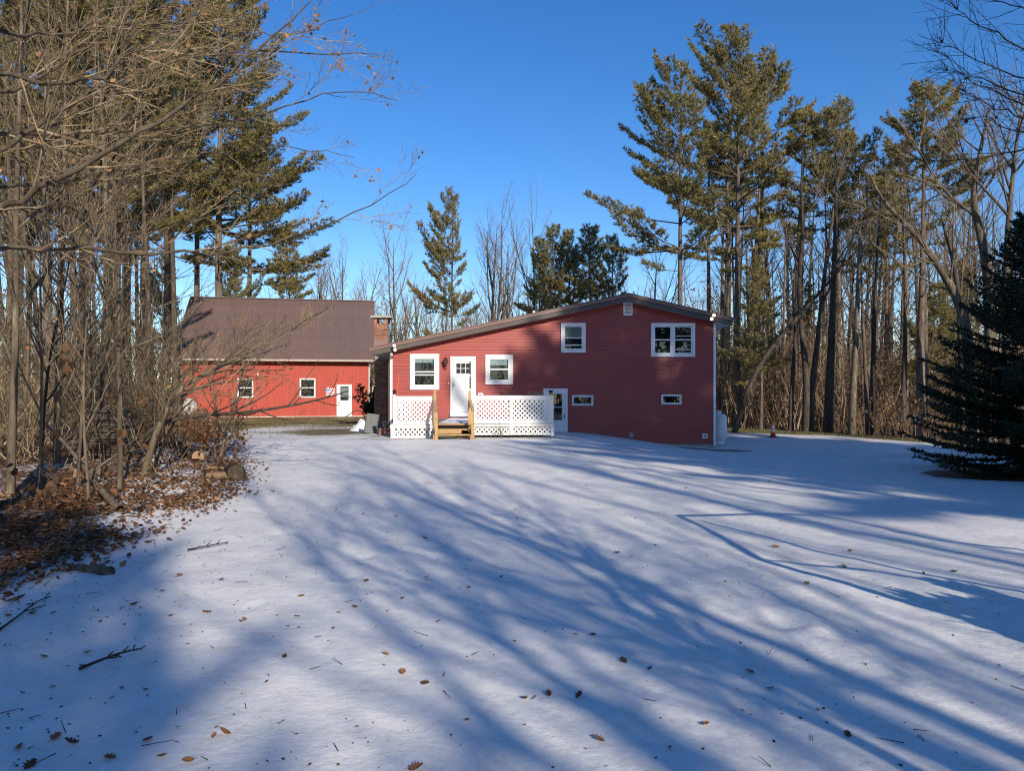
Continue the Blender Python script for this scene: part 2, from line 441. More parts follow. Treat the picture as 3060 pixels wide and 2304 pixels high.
def make_ground():
    ys = axis([(-60, -8, 3), (-8, 2.5, .4), (2.5, 9, .07), (9, 16, .13), (16, 30, .22), (30, 50, .5), (50, 90, 2), (90, 400, 20), (400, 1400, 100)])
    xs = axis([(-700, -120, 60), (-120, -40, 8), (-40, -14, 1), (-14, -8, .3), (-8, -4, .13), (-4, 4.5, .075), (4.5, 9, .14), (9, 24, .3), (24, 60, 1.5), (60, 140, 8), (140, 700, 60)])
    X, Y = np.meshgrid(xs, ys)
    Z = ground(X, Y)
    n1 = vnoise(X * .9, Y * .9); n2 = vnoise(X * .31 + 3, Y * .31)
    # footprints and small animal tracks pressed into the snow
    def dent(px, py, rx, ry, dep, ang=0):
        nonlocal Z
        ii = np.where(np.abs(ys - py) < .5)[0]; jj = np.where(np.abs(xs - px) < .5)[0]
        if len(ii) == 0 or len(jj) == 0: return
        s = np.ix_(ii, jj)
        dx = X[s] - px; dy = Y[s] - py
        u = (dx * cos(ang) + dy * sin(ang)) / rx; w = (-dx * sin(ang) + dy * cos(ang)) / ry
        q = u * u + w * w
        Z[s] += -dep * np.exp(-q * q) + dep * .35 * np.exp(-((np.sqrt(q) - 1.5) ** 2) * 6)
    rr = random.Random(4)
    for k in range(16):
        t = k / 15
        dent(-1.9 + 4.6 * t + rr.uniform(-.1, .1) + (.12 if k % 2 else -.12), 5.6 + 13 * t, .075, .15, .016, -.3 + rr.uniform(-.2, .2))
    dent(2.0, 5.3, .17, .20, .03)
    dent(2.3, 4.9, .12, .14, .02)
    litter = .78 * smooth(edge_x(Y) - X, -.5, 1.6) + .3 * smooth(edge_x(Y) - X, 2.5, 5) + .55 * smooth(edge_x(Y) - X, -2.6, .4) * smooth(n1, .45, .8)
    litter = np.maximum(litter, smooth(Y - crest_y(X), .6, 4) * smooth(X, 8, 11))
    # earth under the spruce and along the house foundation
    sp = 1 - smooth(np.hypot((X - 10.9) / 2.9, (Y - 14.3) / 1.35), .75, 1.1)
    fnd = (1 - smooth(np.abs(Y - 26.6 + .5), .25, .9 + .5 * n1)) * smooth(X, 4.6, 6.6) * (1 - smooth(X, 8.2, 9.6))
    stp = (1 - smooth(np.abs(Y - 22.1 + .0), .2, .55 + .6 * (n1 - .5))) * smooth(X, -6.0, -5.2) * (1 - smooth(X, 1.0, 1.8))
    litter = np.clip(np.maximum.reduce([litter, sp * 1.2, fnd * .95, stp * .75]), 0, 1.2)
    litter = np.maximum(litter, smooth(Y, 60, 75) * .8)
    grass = smooth(Y + 11 * (n2 - .5) + 3 * (n1 - .5) + (-X - 9) * .40, 18, 33) * .97 * (1 - smooth(X, -3, 3)) * smooth(X, -28, -22)
    grass = np.maximum(grass, .34 * smooth(Y, 14, 26) * (1 - smooth(X, 0, 4)))
    cg = crest_y(X) - Y
    grass = np.maximum(grass, .82 * smooth(-np.abs(cg - 2.2), -5.0, -.8) * smooth(X, 9, 13))
    grass = np.maximum(grass, (.24 + .22 * n2) * smooth(Y, 3, 22))
    V = np.stack([X, Y, Z], -1).reshape(-1, 3)
    ny, nx = X.shape
    i = np.arange(ny - 1)[:, None] * nx + np.arange(nx - 1)[None]
    F = np.stack([i, i + 1, i + nx + 1, i + nx], -1).reshape(-1, 4)
    me = np_mesh("ground", V, F, None, True)
    for nm, arr in (("litter", litter), ("grass", grass)):
        a = me.attributes.new(nm, 'FLOAT', 'POINT')
        a.data.foreach_set("value", arr.ravel().astype(np.float32))
    m, nt, b = mat_new("snowy_ground")
    def attr(nm):
        a = nt.nodes.new("ShaderNodeAttribute"); a.attribute_name = nm
        return a.outputs['Fac']
    v = coords(nt)
    nA = noise(nt, v, 2.6, 6, .62); nB = noise(nt, v, 11, 5, .6); nC = noise(nt, v, 38, 4, .6); nD = noise(nt, v, .7, 3)
    snow = ramp(nt, math_n(nt, 'ADD', math_n(nt, 'MULTIPLY', nA, .35), math_n(nt, 'ADD', math_n(nt, 'MULTIPLY', nB, .35), math_n(nt, 'MULTIPLY', nC, .30))), [(.33, (.55, .535, .50)), (.47, (.72, .71, .68)), (.66, (.83, .82, .795))])
    # thin crusts where a few grass tips and dirt come through
    gcol = ramp(nt, nB, [(.3, (.055, .060, .020)), (.55, (.125, .115, .045)), (.75, (.22, .18, .09))])
    lcol = ramp(nt, nB, [(.3, (.040, .024, .014)), (.55, (.105, .055, .028)), (.75, (.20, .115, .06))])
    gth = math_n(nt, 'ADD', math_n(nt, 'MULTIPLY', nC, .60), math_n(nt, 'ADD', math_n(nt, 'MULTIPLY', nB, .35), math_n(nt, 'MULTIPLY', nD, .25)))
    gm = math_n(nt, 'MULTIPLY', math_n(nt, 'SUBTRACT', math_n(nt, 'ADD', gth, math_n(nt, 'MULTIPLY', attr("grass"), .62)), .86), 9, True)
    lth = math_n(nt, 'ADD', math_n(nt, 'MULTIPLY', nB, .55), math_n(nt, 'MULTIPLY', nA, .6))
    lm = math_n(nt, 'MULTIPLY', math_n(nt, 'SUBTRACT', math_n(nt, 'ADD', lth, math_n(nt, 'MULTIPLY', attr("litter"), .50)), .93), 10, True)
    col = mixc(nt, gm, snow, gcol)
    col = mixc(nt, lm, col, lcol)
    nt.links.new(col, b.inputs['Base Color'])
    b.inputs['Roughness'].default_value = .55
    b.inputs['Specular IOR Level'].default_value = .35
    hgt = math_n(nt, 'ADD', math_n(nt, 'MULTIPLY', nA, .7), math_n(nt, 'ADD', math_n(nt, 'MULTIPLY', nB, .5), math_n(nt, 'MULTIPLY', nC, .10)))
    bump(nt, b, hgt, .42, .035)
    me.materials.append(m)
    o = link("ground", me)
    tag(o, kind='structure')
    return o
make_ground()

# ================================================================== HOUSE
HD = 27.0
def hx(u, yl=0.0): return (u - CU) * (HD + yl) / FPX
def hz(v, yl=0.0): return EYE - (v - HV) * (HD + yl) / FPX

house = thing('house', 'red clapboard house with a long sloping shed roof and white windows', 'house', (0, HD, 0))
XL, XR = hx(1167), hx(2137)
FY = -0.35                                    # rake plane stands out from the wall
# roof line (top edge) measured in the rake plane
RL = (hx(1105, FY), hz(1038, FY)); RP = (hx(1878, FY), hz(875, FY)); RR = (hx(2198, FY), hz(950, FY))
def roof_z(x):
    if x < RP[0]: return RL[1] + (x - RL[0]) / (RP[0] - RL[0]) * (RP[1] - RL[1])
    return RP[1] + (x - RP[0]) / (RR[0] - RP[0]) * (RR[1] - RP[1])
DEPTH = 8.0
T_ = .30                                      # fascia depth
Z0 = hz(1327)
core = MB().prism([(XL + .02, Z0), (XR - .02, Z0), (XR - .02, roof_z(XR) - .1), (RP[0], RP[1] - .1), (XL + .02, roof_z(XL) - .1)], .022, DEPTH)
core.build('wall', M['sheathing'], house)
MB().box(XL + .05, XR - .03, .03, DEPTH - .05, Z0 - .9, Z0 - .002).build('foundation', M['concrete'], house)
# clapboards: one board per course, ends cut along the roof slope
EXP = 8.05 * HD / FPX
nb = int((RP[1] - T_ - Z0) / EXP) + 1
rb = random.Random(2)
for k in range(nb):
    z0 = Z0 + k * EXP; z1 = z0 + EXP - .0015
    def span(z):
        zz = z + .16
        x0 = XL; x1 = XR
        if zz > roof_z(XL): x0 = RL[0] + (zz - RL[1]) / (RP[1] - RL[1]) * (RP[0] - RL[0])
        if zz > roof_z(XR): x1 = RR[0] - (zz - RR[1]) / (RP[1] - RR[1]) * (RR[0] - RP[0])
        return x0, x1
    a0, a1 = span(z0); c0, c1 = span(z1)
    if c1 - c0 < .2: break
    j = rb.uniform(-.0015, .0015)
    vs_ = [(a0, -.023 + j, z0), (a1, -.023 + j, z0), (a1, .02, z0), (a0, .02, z0), (c0, -.004 + j, z1), (c1, -.004 + j, z1), (c1, .02, z1), (c0, .02, z1)]
    MB().add(vs_, [(0, 3, 2, 1), (4, 5, 6, 7), (0, 1, 5, 4), (1, 2, 6, 5), (2, 3, 7, 6), (3, 0, 4, 7)]).build('siding_board', M['siding'], house)
# corner boards
MB().box(hx(1165.5), hx(1173), -.032, .10, Z0 - .05, roof_z(XL) - .33).build('corner_board', M['white'], house)
MB().box(hx(2131.5), hx(2138.5), -.032, .10, Z0 - .06, roof_z(XR) - .33).build('corner_board', M['white'], house)
# roof: one child per slope, with trim, fascia and soffit below it
def slope(name, a, b, th, y0, y1, mat, off0=0.0, parent=house):
    """slab under the line a-b (x,z), from off0 down to off0+th"""
    return MB().prism([(a[0], a[1] - off0), (a[0], a[1] - off0 - th), (b[0], b[1] - off0 - th), (b[0], b[1] - off0)], y0, y1).build(name, mat, parent)
roofL = slope('roof_slope', RL, RP, .05, FY - .05, DEPTH + .4, M['roof'])
roofR = slope('roof_slope', RP, RR, .05, FY - .05, DEPTH + .4, M['roof'])
for a, b, rf in ((RL, RP, roofL), (RP, RR, roofR)):
    # raised ribs of the roof metal run up the slope
    dx, dz = b[0] - a[0], b[1] - a[1]
    for k in range(10):
        y = FY + .35 + k * .86
        MB().add([(a[0], y - .02, a[1] + .001), (b[0], y - .02, b[1] + .001), (b[0], y + .02, b[1] + .001), (a[0], y + .02, a[1] + .001), (a[0], y, a[1] + .025), (b[0], y, b[1] + .025)],
                 [(0, 1, 5, 4), (2, 3, 4, 5), (0, 4, 3), (1, 2, 5)]).build('roof_rib', M['roof'], rf)
e1, e2 = .045, .125
slope('rake_trim', RL, RP, .085, FY - .035, FY + .05, M['trim_metal'], .051)
slope('rake_trim', RP, RR, .085, FY - .035, FY + .05, M['trim_metal'], .051)
la = (hx(1112, FY), RL[1] + (hx(1112, FY) - RL[0]) * (RP[1] - RL[1]) / (RP[0] - RL[0]))
ra = (hx(2189, FY), RR[1] + (RR[0] - hx(2189, FY)) * (RP[1] - RR[1]) / (RR[0] - RP[0]))
slope('rake_board', la, RP, .168, FY, FY + .04, M['fascia'], .142)
slope('rake_board', RP, ra, .168, FY, FY + .04, M['fascia'], .142)
slope('soffit', la, RP, .02, FY + .041, -.024, M['soffit'], .275)
slope('soffit', RP, ra, .02, FY + .041, -.024, M['soffit'], .275)
slope('eave_soffit', la, (XL - .01, roof_z(XL - .01)), .02, -.02, DEPTH + .3, M['soffit'], .276)
slope('eave_soffit', (XR + .01, roof_z(XR + .01)), ra, .02, -.02, DEPTH + .3, M['white'], .276)
for a in (la, ra):
    s = 1 if a is la else -1
    MB().box(a[0] - .02, a[0] + .018, FY + .042, DEPTH + .3, a[1] - .30, a[1] - .055).build('eave_board', M['fascia'], house)
# frieze strip under the rake
MB().bar((hx(2030), -.03, hz(936)), (hx(2128), -.03, hz(959)), .035, .02).build('frieze_strip', M['trim_metal'], house)
# roof vent pipe
zz = roof_z(hx(1595, 2)) - .1
MB().lathe([(.045, 0), (.045, .38), (.055, .38), (.055, .42), (.0, .42)], (hx(1595, 2), 2, zz), 12).build('vent_pipe', M['white'], house)

def window(parent, conv, u0, u1, v0, v1, rails=(), cas=9, sashw=6, name='window', mull=None, blind=None, y=-.024, halves=None, curtain=None):
    """casing, sash, rails, pane, dark sheet for the unlit room, and blind; conv(u, v) -> (x, z) in the wall plane"""
    x0, z1 = conv(u0, v0); x1, z0 = conv(u1, v1)
    px = (x1 - x0) / (u1 - u0)
    c = cas * px; s = sashw * px
    fr = MB()
    for a in ((x0, x0 + c, z0, z1), (x1 - c, x1, z0, z1), (x0 + c, x1 - c, z1 - c, z1), (x0 + c, x1 - c, z0, z0 + c)):
        fr.box(a[0], a[1], y - .045, y, a[2], a[3])
    w = fr.build(name, M['white'], parent)
    bev(w, .006)
    # sheet behind the panes, the unlit room's darkness put into its colour
    MB().box(x0 + c * .6, x1 - c * .6, y + .001, y + .004, z0 + c * .6, z1 - c * .6).build('dark_sheet', M['near_black'], w)
    cells = [(x0 + c, x1 - c)] if mull is None else [(x0 + c, conv(mull[0], v0)[0]), (conv(mull[1], v0)[0], x1 - c)]
    if mull is not None:
        MB().box(cells[0][1], cells[1][0], y - .043, y, z0 + c, z1 - c).build('mullion', M['white'], w)
    for ci, (a, b) in enumerate(cells):
        sb = MB()
        for q in ((a + .004, a + s, z0 + c + .004, z1 - c - .004), (b - s, b - .004, z0 + c + .004, z1 - c - .004), (a + s, b - s, z1 - c - s, z1 - c - .004), (a + s, b - s, z0 + c + .004, z0 + c + s)):
            sb.box(q[0], q[1], y - .030, y - .004, q[2], q[3])
        sh = sb.build('sash', M['white'], w)
        rl = rails if mull is None else rails[ci]
        for (v, th) in rl:
            zc = conv(u0, v)[1]
            MB().box(a + s + .001, b - s - .001, y - .034, y - .006, zc - th * px / 2, zc + th * px / 2).build('meeting_rail', M['white'], w)
        if blind:
            zt = conv(u0, blind[0])[1]; zb = conv(u0, blind[1])[1]
            MB().box(a + s + blind[2], b - s - blind[3], y - .002, y + .0005, zb, zt).build('blind', M['blind'], w)
        MB().box(a + s - .003, b - s + .003, y - .014, y - .010, z0 + c + s - .003, z1 - c - s + .003).build('pane', M['glass'], w)
    return w

def bev(o, w=.006, seg=1):
    m = o.modifiers.new('edge', 'BEVEL'); m.width = w; m.segments = seg; m.limit_method = 'ANGLE'
    return o

hc = lambda u, v: (hx(u, -.03), hz(v, -.03))
window(house, hc, 1225, 1312.5, 1057.6, 1165, rails=[(1111.5, 4), (1120.5, 3.4)], blind=(1073, 1084, .0, .06))
window(house, hc, 1450.6, 1533, 1060, 1149, rails=[(1103.5, 4)], blind=(1075, 1091, .0, .05), sashw=5)
window(house, hc, 1676.5, 1750, 965, 1054, rails=[(1009.5, 3.5), (1031, 3)], blind=(976, 1006, 0, 0), cas=8, sashw=4)
window(house, hc, 1945, 2076.7, 965.5, 1066.4, rails=[[(1015.5, 3.5)], [(1004, 1.6), (1015.5, 3.5), (1044.5, 2.5)]], mull=(2007, 2013), cas=8, sashw=4)
window(house, hc, 1709, 1772.7, 1181, 1212.5, cas=3.2, sashw=2.5, name='basement_window')
window(house, hc, 1975.6, 2036, 1179, 1209, cas=3.2, sashw=2.5, name='basement_window')

# gable vent with louvres
def gable_vent():
    x0, z1 = hc(1863, 904); x1, z0 = hc(1889.6, 943)
    b = MB()
    for a in ((x0, x0 + .035, z0, z1), (x1 - .035, x1, z0, z1), (x0 + .035, x1 - .035, z1 - .035, z1), (x0 + .035, x1 - .035, z0, z0 + .035)):
        b.box(a[0], a[1], -.065, -.024, a[2], a[3])
    g = b.build('gable_vent', M['white'], house)
    MB().box(x0 + .03, x1 - .03, -.026, -.022, z0 + .03, z1 - .03).build('vent_back', M['near_black'], g)
    n = 8
    for k in range(n):
        z = z0 + .035 + (k + .5) * (z1 - z0 - .07) / n
        MB().add([(x0 + .036, -.056, z - .020), (x1 - .036, -.056, z - .020), (x1 - .036, -.03, z + .018), (x0 + .036, -.03, z + .018), (x0 + .036, -.052, z - .022), (x1 - .036, -.052, z - .022), (x1 - .036, -.027, z + .014), (x0 + .036, -.027, z + .014)],
                 [(0, 1, 2, 3), (7, 6, 5, 4), (0, 4, 5, 1), (2, 6, 7, 3), (1, 5, 6, 2), (0, 3, 7, 4)]).build('louver', M['white'], g)
gable_vent()

def door_house():
    # casing
    x0, z1 = hc(1346, 1065); x1, z0 = hc(1422, 1245); c = .078
    b = MB()
    b.box(x0, x0 + c, -.07, -.024, z0 + .16, z1).box(x1 - c, x1, -.07, -.024, z0 + .16, z1).box(x0 + c, x1 - c, -.07, -.024, z1 - c, z1)
    d = b.build('front_door', M['white'], house); bev(d)
    MB().box(x0 - .01, x1 + .01, -.12, -.024, z0, z0 + .155).build('threshold', M['white_old'], d)
    sx0, sx1, sz0, sz1 = x0 + c + .004, x1 - c - .004, z0 + .165, z1 - c - .004
    # inner door slab, then storm door frame in front of it
    MB().box(sx0, sx1, -.030, -.025, sz0, sz1).build('door_slab', M['white'], d)
    gx0, gz1 = hc(1363.6, 1086); gx1, gz0 = hc(1405, 1116)
    # six lights
    gap = .022
    w3 = (gx1 - gx0 - 2 * gap) / 3; h2 = (gz1 - gz0 - gap) / 2
    for r in range(2):
        for k in range(3):
            a = gx0 + k * (w3 + gap); z = gz0 + r * (h2 + gap)
            MB().box(a, a + w3, -.0345, -.031, z, z + h2).build('pane', M['near_black'], d)
    for r in (.33, .66):
        MB().box(gx0 + (gx1 - gx0) * r - .006, gx0 + (gx1 - gx0) * r + .006, -.036, -.031, hc(0, 1160)[1], hc(0, 1122)[1]).build('panel_groove', M['white_old'], d)
    st = MB()
    ox0, oz1 = hc(1361, 1081); ox1, oz0 = hc(1407, 1162)
    st.box(sx0, ox0, -.060, -.040, sz0, sz1).box(ox1, sx1, -.060, -.040, sz0, sz1).box(ox0, ox1, -.060, -.040, oz1, sz1).box(ox0, ox1, -.060, -.040, sz0, oz0)
    s = st.build('storm_door', M['white'], d); bev(s, .008)
    zr = hc(0, 1123)[1]
    MB().box(ox0, ox1, -.058, -.042, zr - .028, zr + .028).build('storm_rail', M['white'], d)
    MB().box(ox1 - .05, ox1 - .003, -.039, -.0365, oz0, oz1).build('dark_strip', M['near_black'], d)  # dark vertical strip along the right of the storm door opening
    for (a, bb) in ((1359, 1373), (1392, 1406)):
        pa, pz1 = hc(a, 1168); pb, pz0 = hc(bb, 1219)
        MB().box(pa, pb, -.066, -.0605, pz0, pz1).build('raised_panel', M['white'], d)
        MB().box(pa + .035, pb - .035, -.071, -.0665, pz0 + .05, pz1 - .05).build('raised_panel', M['white'], d)
    hxx, hzz = hc(1355, 1151)
    MB().box(hxx - .018, hxx + .018, -.075, -.061, hzz - .09, hzz + .09).tube([(hxx, -.07, hzz), (hxx, -.12, hzz), (hxx + .11, -.12, hzz - .005)], .012, 6).build('handle', M['steel'], d)
door_house()

def basement_door():
    x0, z1 = hc(1624, 1161); x1, z0 = hc(1696, 1309); c = .07
    b = MB().box(x0, x0 + c, -.06, -.024, z0, z1).box(x1 - c, x1, -.06, -.024, z0, z1).box(x0 + c, x1 - c, -.06, -.024, z1 - c, z1)
    d = b.build('basement_door', M['white'], house); bev(d)
    gx0, gz1 = hc(1648, 1177); gx1, gz0 = hc(1680, 1256)
    f = MB()
    X0, X1, ZZ0, ZZ1 = x0 + c + .003, x1 - c - .003, z0, z1 - c - .003
    f.box(X0, gx0, -.05, -.026, ZZ0, ZZ1).box(gx1, X1, -.05, -.026, ZZ0, ZZ1).box(gx0, gx1, -.05, -.026, gz1, ZZ1).box(gx0, gx1, -.05, -.026, ZZ0, gz0)
    s = f.build('storm_door', M['white'], d); bev(s, .006)
    zr = hc(0, 1217)[1]
    MB().box(gx0, gx1, -.048, -.03, zr - .014, zr + .014).build('storm_rail', M['white'], d)
    MB().box(gx0 - .01, gx1 + .01, -.026, -.0245, gz0 - .01, gz1 + .01).build('dark_sheet', M['near_black'], d)  # thin sheet coloured dark in place of an unlit room
    MB().box(gx0 - .002, gx1 + .002, -.034, -.031, gz0 - .002, gz1 + .002).build('pane', M['glass'], d)
    pz = hc(0, 1268)[1]; pb = hc(0, 1300)[1]
    MB().box(X0 + .12, X1 - .12, -.056, -.0505, pb, pz).build('raised_panel', M['white'], d)
    q = hc(1687, 1244)
    MB().box(q[0] - .014, q[0] + .014, -.066, -.051, q[1] - .08, q[1] + .08).tube([(q[0], -.06, q[1]), (q[0], -.10, q[1]), (q[0] - .08, -.10, q[1])], .011, 6).build('handle', M['black'], d)
basement_door()

def wall_lantern():
    x, z = hc(1333, 1083)
    b = MB().lathe([(.01, -.18), (.025, -.15), (.03, -.10), (.07, -.08), (.10, .06), (.115, .07), (.06, .13), (.02, .17), (.0, .19)], (x, -.20, z), 6)
    o = b.build('wall_lantern', M['rust'], house)
    MB().tube([(x, -.025, z + .05), (x, -.10, z + .20), (x, -.19, z + .24), (x, -.20, z + .18)], .014, 6).tube([(x + .03, -.1, z - .1), (x + .03, -.14, z - .24), (x, -.17, z - .27)], .010, 5).tube([(x, -.19, z + .18), (x - .01, -.19, z + .27)], .008, 5).box(x - .04, x + .04, -.04, -.023, z - .06, z + .14).build('lantern_bracket', M['rust'], o)
wall_lantern()
x, z = hc(1340, 1145); MB().box(x - .012, x + .012, -.045, -.022, z - .035, z + .035).build('doorbell', M['white'], house)

def flood(pair, sens, lit, name='flood_light'):
    root = None
    xm = sum(p[0] for p in pair) / 2; zm = sum(p[1] for p in pair) / 2
    x, z = hx(xm, FY), hz(zm, FY)
    root = MB().lathe([(.055, 0), (.055, .03), (.0, .03)], (x, 0, z), 12)
    root.v = [(vx, FY - .002 - (vz - z), z + vy) for vx, vy, vz in root.v]
    r = root.build(name, M['soffit'] if not lit else M['rust'], house)
    for (u, v) in pair:
        px, pz = hx(u, FY - .2), hz(v, FY - .2)
        c = Vector((px, FY - .16, pz))
        b = MB()
        b.lathe([(.03, -.07), (.045, -.05), (.068, .03), (.07, .06), (.062, .07)], (0, 0, 0), 14)
        b.v = [(c.x + vx, c.y - vz, c.z + vy) for vx, vy, vz in b.v]
        b.build('lamp_shade', M['white'] if not lit else M['rust'], r)
        g = MB().lathe([(.060, .0), (.055, .018), (.035, .034), (.0, .04)], (0, 0, 0), 14)
        g.v = [(c.x + vx, c.y - .071 - vz, c.z + vy) for vx, vy, vz in g.v]
        g.build('bulb', M['bulb'] if lit else M['white'], r, sm=True)
        MB().tube([(x, FY - .02, z), c], .014, 5).build('lamp_arm', M['white'] if not lit else M['rust'], r)
    if sens:
        sx, sz = hx(sens[0], FY), hz(sens[1], FY)
        MB().lathe([(.01, -.07), (.05, -.05), (.055, .02), (.02, .05)], (sx, FY - .08, sz), 10).build('motion_sensor', M['soffit'], r)
flood([(1177.5, 1033.5), (1180, 1046)], (1171, 1059), False)
flood([(2133, 942), (2126, 953)], None, True)

def small_vent(u0, u1, v0, v1, mat, name):
    a, t = hc(u0, v0); b_, bt = hc(u1, v1)
    f = MB().box(a, b_, -.075, -.022, bt, t).build(name, mat, house); bev(f, .008)
    MB().box(a + .04, b_ - .04, -.079, -.0755, bt + .045, t - .045).build('vent_grille', M['steel'], f)
small_vent(1428, 1444, 1174.5, 1190, M['white'], 'wall_vent')
small_vent(2098, 2113.6, 1296, 1310.5, M['white'], 'wall_vent')
small_vent(1880, 1892, 1294, 1308, M['steel'], 'dryer_vent')

# chimney at the left wall, up through the eave; facing bricks laid one by one
CY = 2.5
cx0, cx1 = hx(1118.5, CY), hx(1159, CY)
ch_top = hz(966, CY)
c = MB().box(cx0 + .03, cx1 + .5, CY + .03, CY + .62, -.3, RL[1] - .05).box(cx0 + .03, cx1 - .03, CY + .03, CY + .57, RL[1] - .05, ch_top - .02)
chim = c.build('chimney', M['mortar'], house)
bm_len, bm_h, bm_d = .196, .057, .09
brick_me = [MB().box(0, bm_len, 0, bm_d, 0, bm_h), MB().box(0, .095, 0, bm_d, 0, bm_h), MB().box(0, .13, 0, bm_d, 0, bm_h)]
bme = []
for b in brick_me:
    me = bpy.data.meshes.new('brick'); me.from_pydata(b.v, [], b.f); me.update(); me.materials.append(M['brick']); bme.append(me)
rbk = random.Random(8)
def lay_front(x0, x1, z0, z1, y):
    z = z0; r = 0
    cnt = 0
    while z + bm_h <= z1 + .005:
        x = x0
        if r % 2: pat = [1, 0, 0, 0, 0, 0]
        else: pat = [0, 0, 0, 0, 0, 0]
        for p in pat:
            L = (bm_len, .095, .13)[p]
            if x + L > x1 + .01:
                rem = x1 - x
                p = 2 if rem > .125 else 1
                L = (bm_len, .095, .13)[p]
                if rem < .085: break
            o = link('brick', bme[p], chim, (x, y + rbk.uniform(-.004, .004), z)); cnt += 1
            x += L + .012
            if x > x1 - .05: break
        z += bm_h + .0115; r += 1
    return cnt
nbk = lay_front(cx0, cx1 + .17, hz(1262, CY), roof_z(cx1) - .33, CY)
nbk += lay_front(cx0, cx1, hz(1015, CY), ch_top, CY)
# flashing box where it meets the roof, four piers and a slab cap
MB().box(cx0 - .015, cx1 + .015, CY - .02, CY + .66, RL[1] - .02, hz(1014, CY)).build('flashing', M['trim_metal'], chim)
for xa in (cx0 + .0, cx1 - .10):
    for ya in (CY + .0, CY + .46):
        MB().box(xa, xa + .10, ya, ya + .10, ch_top + .001, hz(950, CY)).build('chimney_pier', M['brick'], chim)
MB().box(cx0 - .14, cx1 + .14, CY - .12, CY + .70, hz(949.5, CY), hz(943.5, CY)).build('chimney_cap', M['concrete'], chim)
# downspout beside the corner
MB().box(XL - .10, XL - .03, .12, .2, -.1, roof_z(XL) - .34).build('downspout', M['trim_metal'], house)

# ================================================================== DECK
DF = 22.6
dk_z = .20
deck = thing('deck', 'white lattice-railed entry deck with raw wooden steps in front of the red house', 'deck', (0, DF, 0))
def dx_(u, yl=0.0): return (u - CU) * (DF + yl) / FPX
def dz_(v, yl=0.0): return EYE - (v - HV) * (DF + yl) / FPX
DX0, DX1 = dx_(1176), dx_(1653)
FZ = dz_(1265)
MB().box(DX0 + .06, DX1 - .06, .06, HD - DF - .16, FZ - .22, FZ - .036).build('deck_frame', M['grey_wood'], deck)
nplk = 30
for k in range(nplk):
    y0 = .05 + k * (HD - DF - .2) / nplk; y1 = y0 + (HD - DF - .2) / nplk - .008
    MB().box(DX0 + .04, DX1 - .04, y0, y1, FZ - .034, FZ).build('deck_board', M['grey_wood'], deck)
def deck_snow():
    n = 40
    xs = np.linspace(dx_(1310), dx_(1640), n); ys = np.linspace(.10, HD - DF - .25, 26)
    X, Y = np.meshgrid(xs, ys)
    Z = FZ + .003 + .022 * smooth(vnoise(X * 2.1, Y * 2.1), .2, .7) * smooth(np.minimum.reduce([X - xs[0], xs[-1] - X, Y - ys[0], ys[-1] - Y]), 0, .15)
    V = np.stack([X, Y, Z], -1).reshape(-1, 3); i = np.arange(25)[:, None] * n + np.arange(n - 1)[None]
    F = np.stack([i, i + 1, i + n + 1, i + n], -1).reshape(-1, 4)
    link('snow_cover', np_mesh('snow_cover', V, F, M['snow_plain'], True), deck)
deck_snow()

def lattice(u0, u1, v0, v1, frame=True, y=0.0, off=0.0):
    x0, x1, z0, z1 = dx_(u0), dx_(u1), dz_(v1), dz_(v0)
    fr = MB()
    t = .018
    fr.box(x0 - .03, x1 + .03, y + .0, y + .022, z1 - .004, z1 + .03).box(x0 - .03, x1 + .03, y + .0, y + .022, z0 - .03, z0 + .004)
    fr.box(x0 - .03, x0 + .004, y, y + .022, z0 + .004, z1 - .004).box(x1 - .004, x1 + .03, y, y + .022, z0 + .004, z1 - .004)
    p = fr.build('lattice_panel', M['white'], deck)
    pitch = .149
    wd = .047
    for d, yy in ((1, y + .016), (-1, y + .026)):
        # lines z - z0 = d (x - c)
        c = x0 - (z1 - z0) - pitch + (off % pitch)
        while c < x1 + (z1 - z0) + pitch:
            pts = []
            # clip to the rectangle
            if d == 1: f = lambda x: z0 + (x - c); g = lambda z: c + (z - z0)
            else: f = lambda x: z0 - (x - c); g = lambda z: c - (z - z0)
            for X in (x0, x1):
                if z0 <= f(X) <= z1: pts.append((X, f(X)))
            for Z in (z0, z1):
                if x0 < g(Z) < x1: pts.append((g(Z), Z))
            if len(pts) >= 2:
                a, b = pts[0], pts[-1]
                if abs(a[0] - b[0]) > .03:
                    MB().bar((a[0], yy, a[1]), (b[0], yy, b[1]), wd, .008).build('slat', M['white'], p)
            c += pitch
    return p
def board(u0, u1, v0, v1, y0, y1, mat='white', name='rail_board'):
    o = MB().box(dx_(u0), dx_(u1), y0, y1, dz_(v1), dz_(v0)).build(name, M[mat], deck); bev(o, .005); return o
# railing, left of the steps
lattice(1184.5, 1296, 1198, 1260)
board(1183, 1298, 1184, 1196, -.02, .05); board(1183, 1298, 1261, 1269, -.02, .05, name='bottom_rail')
board(1175.5, 1183, 1179, 1268, -.035, .065, name='post'); board(1168, 1176.5, 1269, 1309, -.05, .05, name='post')
board(1176.5, 1298, 1270, 1279.5, -.045, .04, name='skirt_board')
lattice(1177, 1298, 1281, 1306, off=.04)
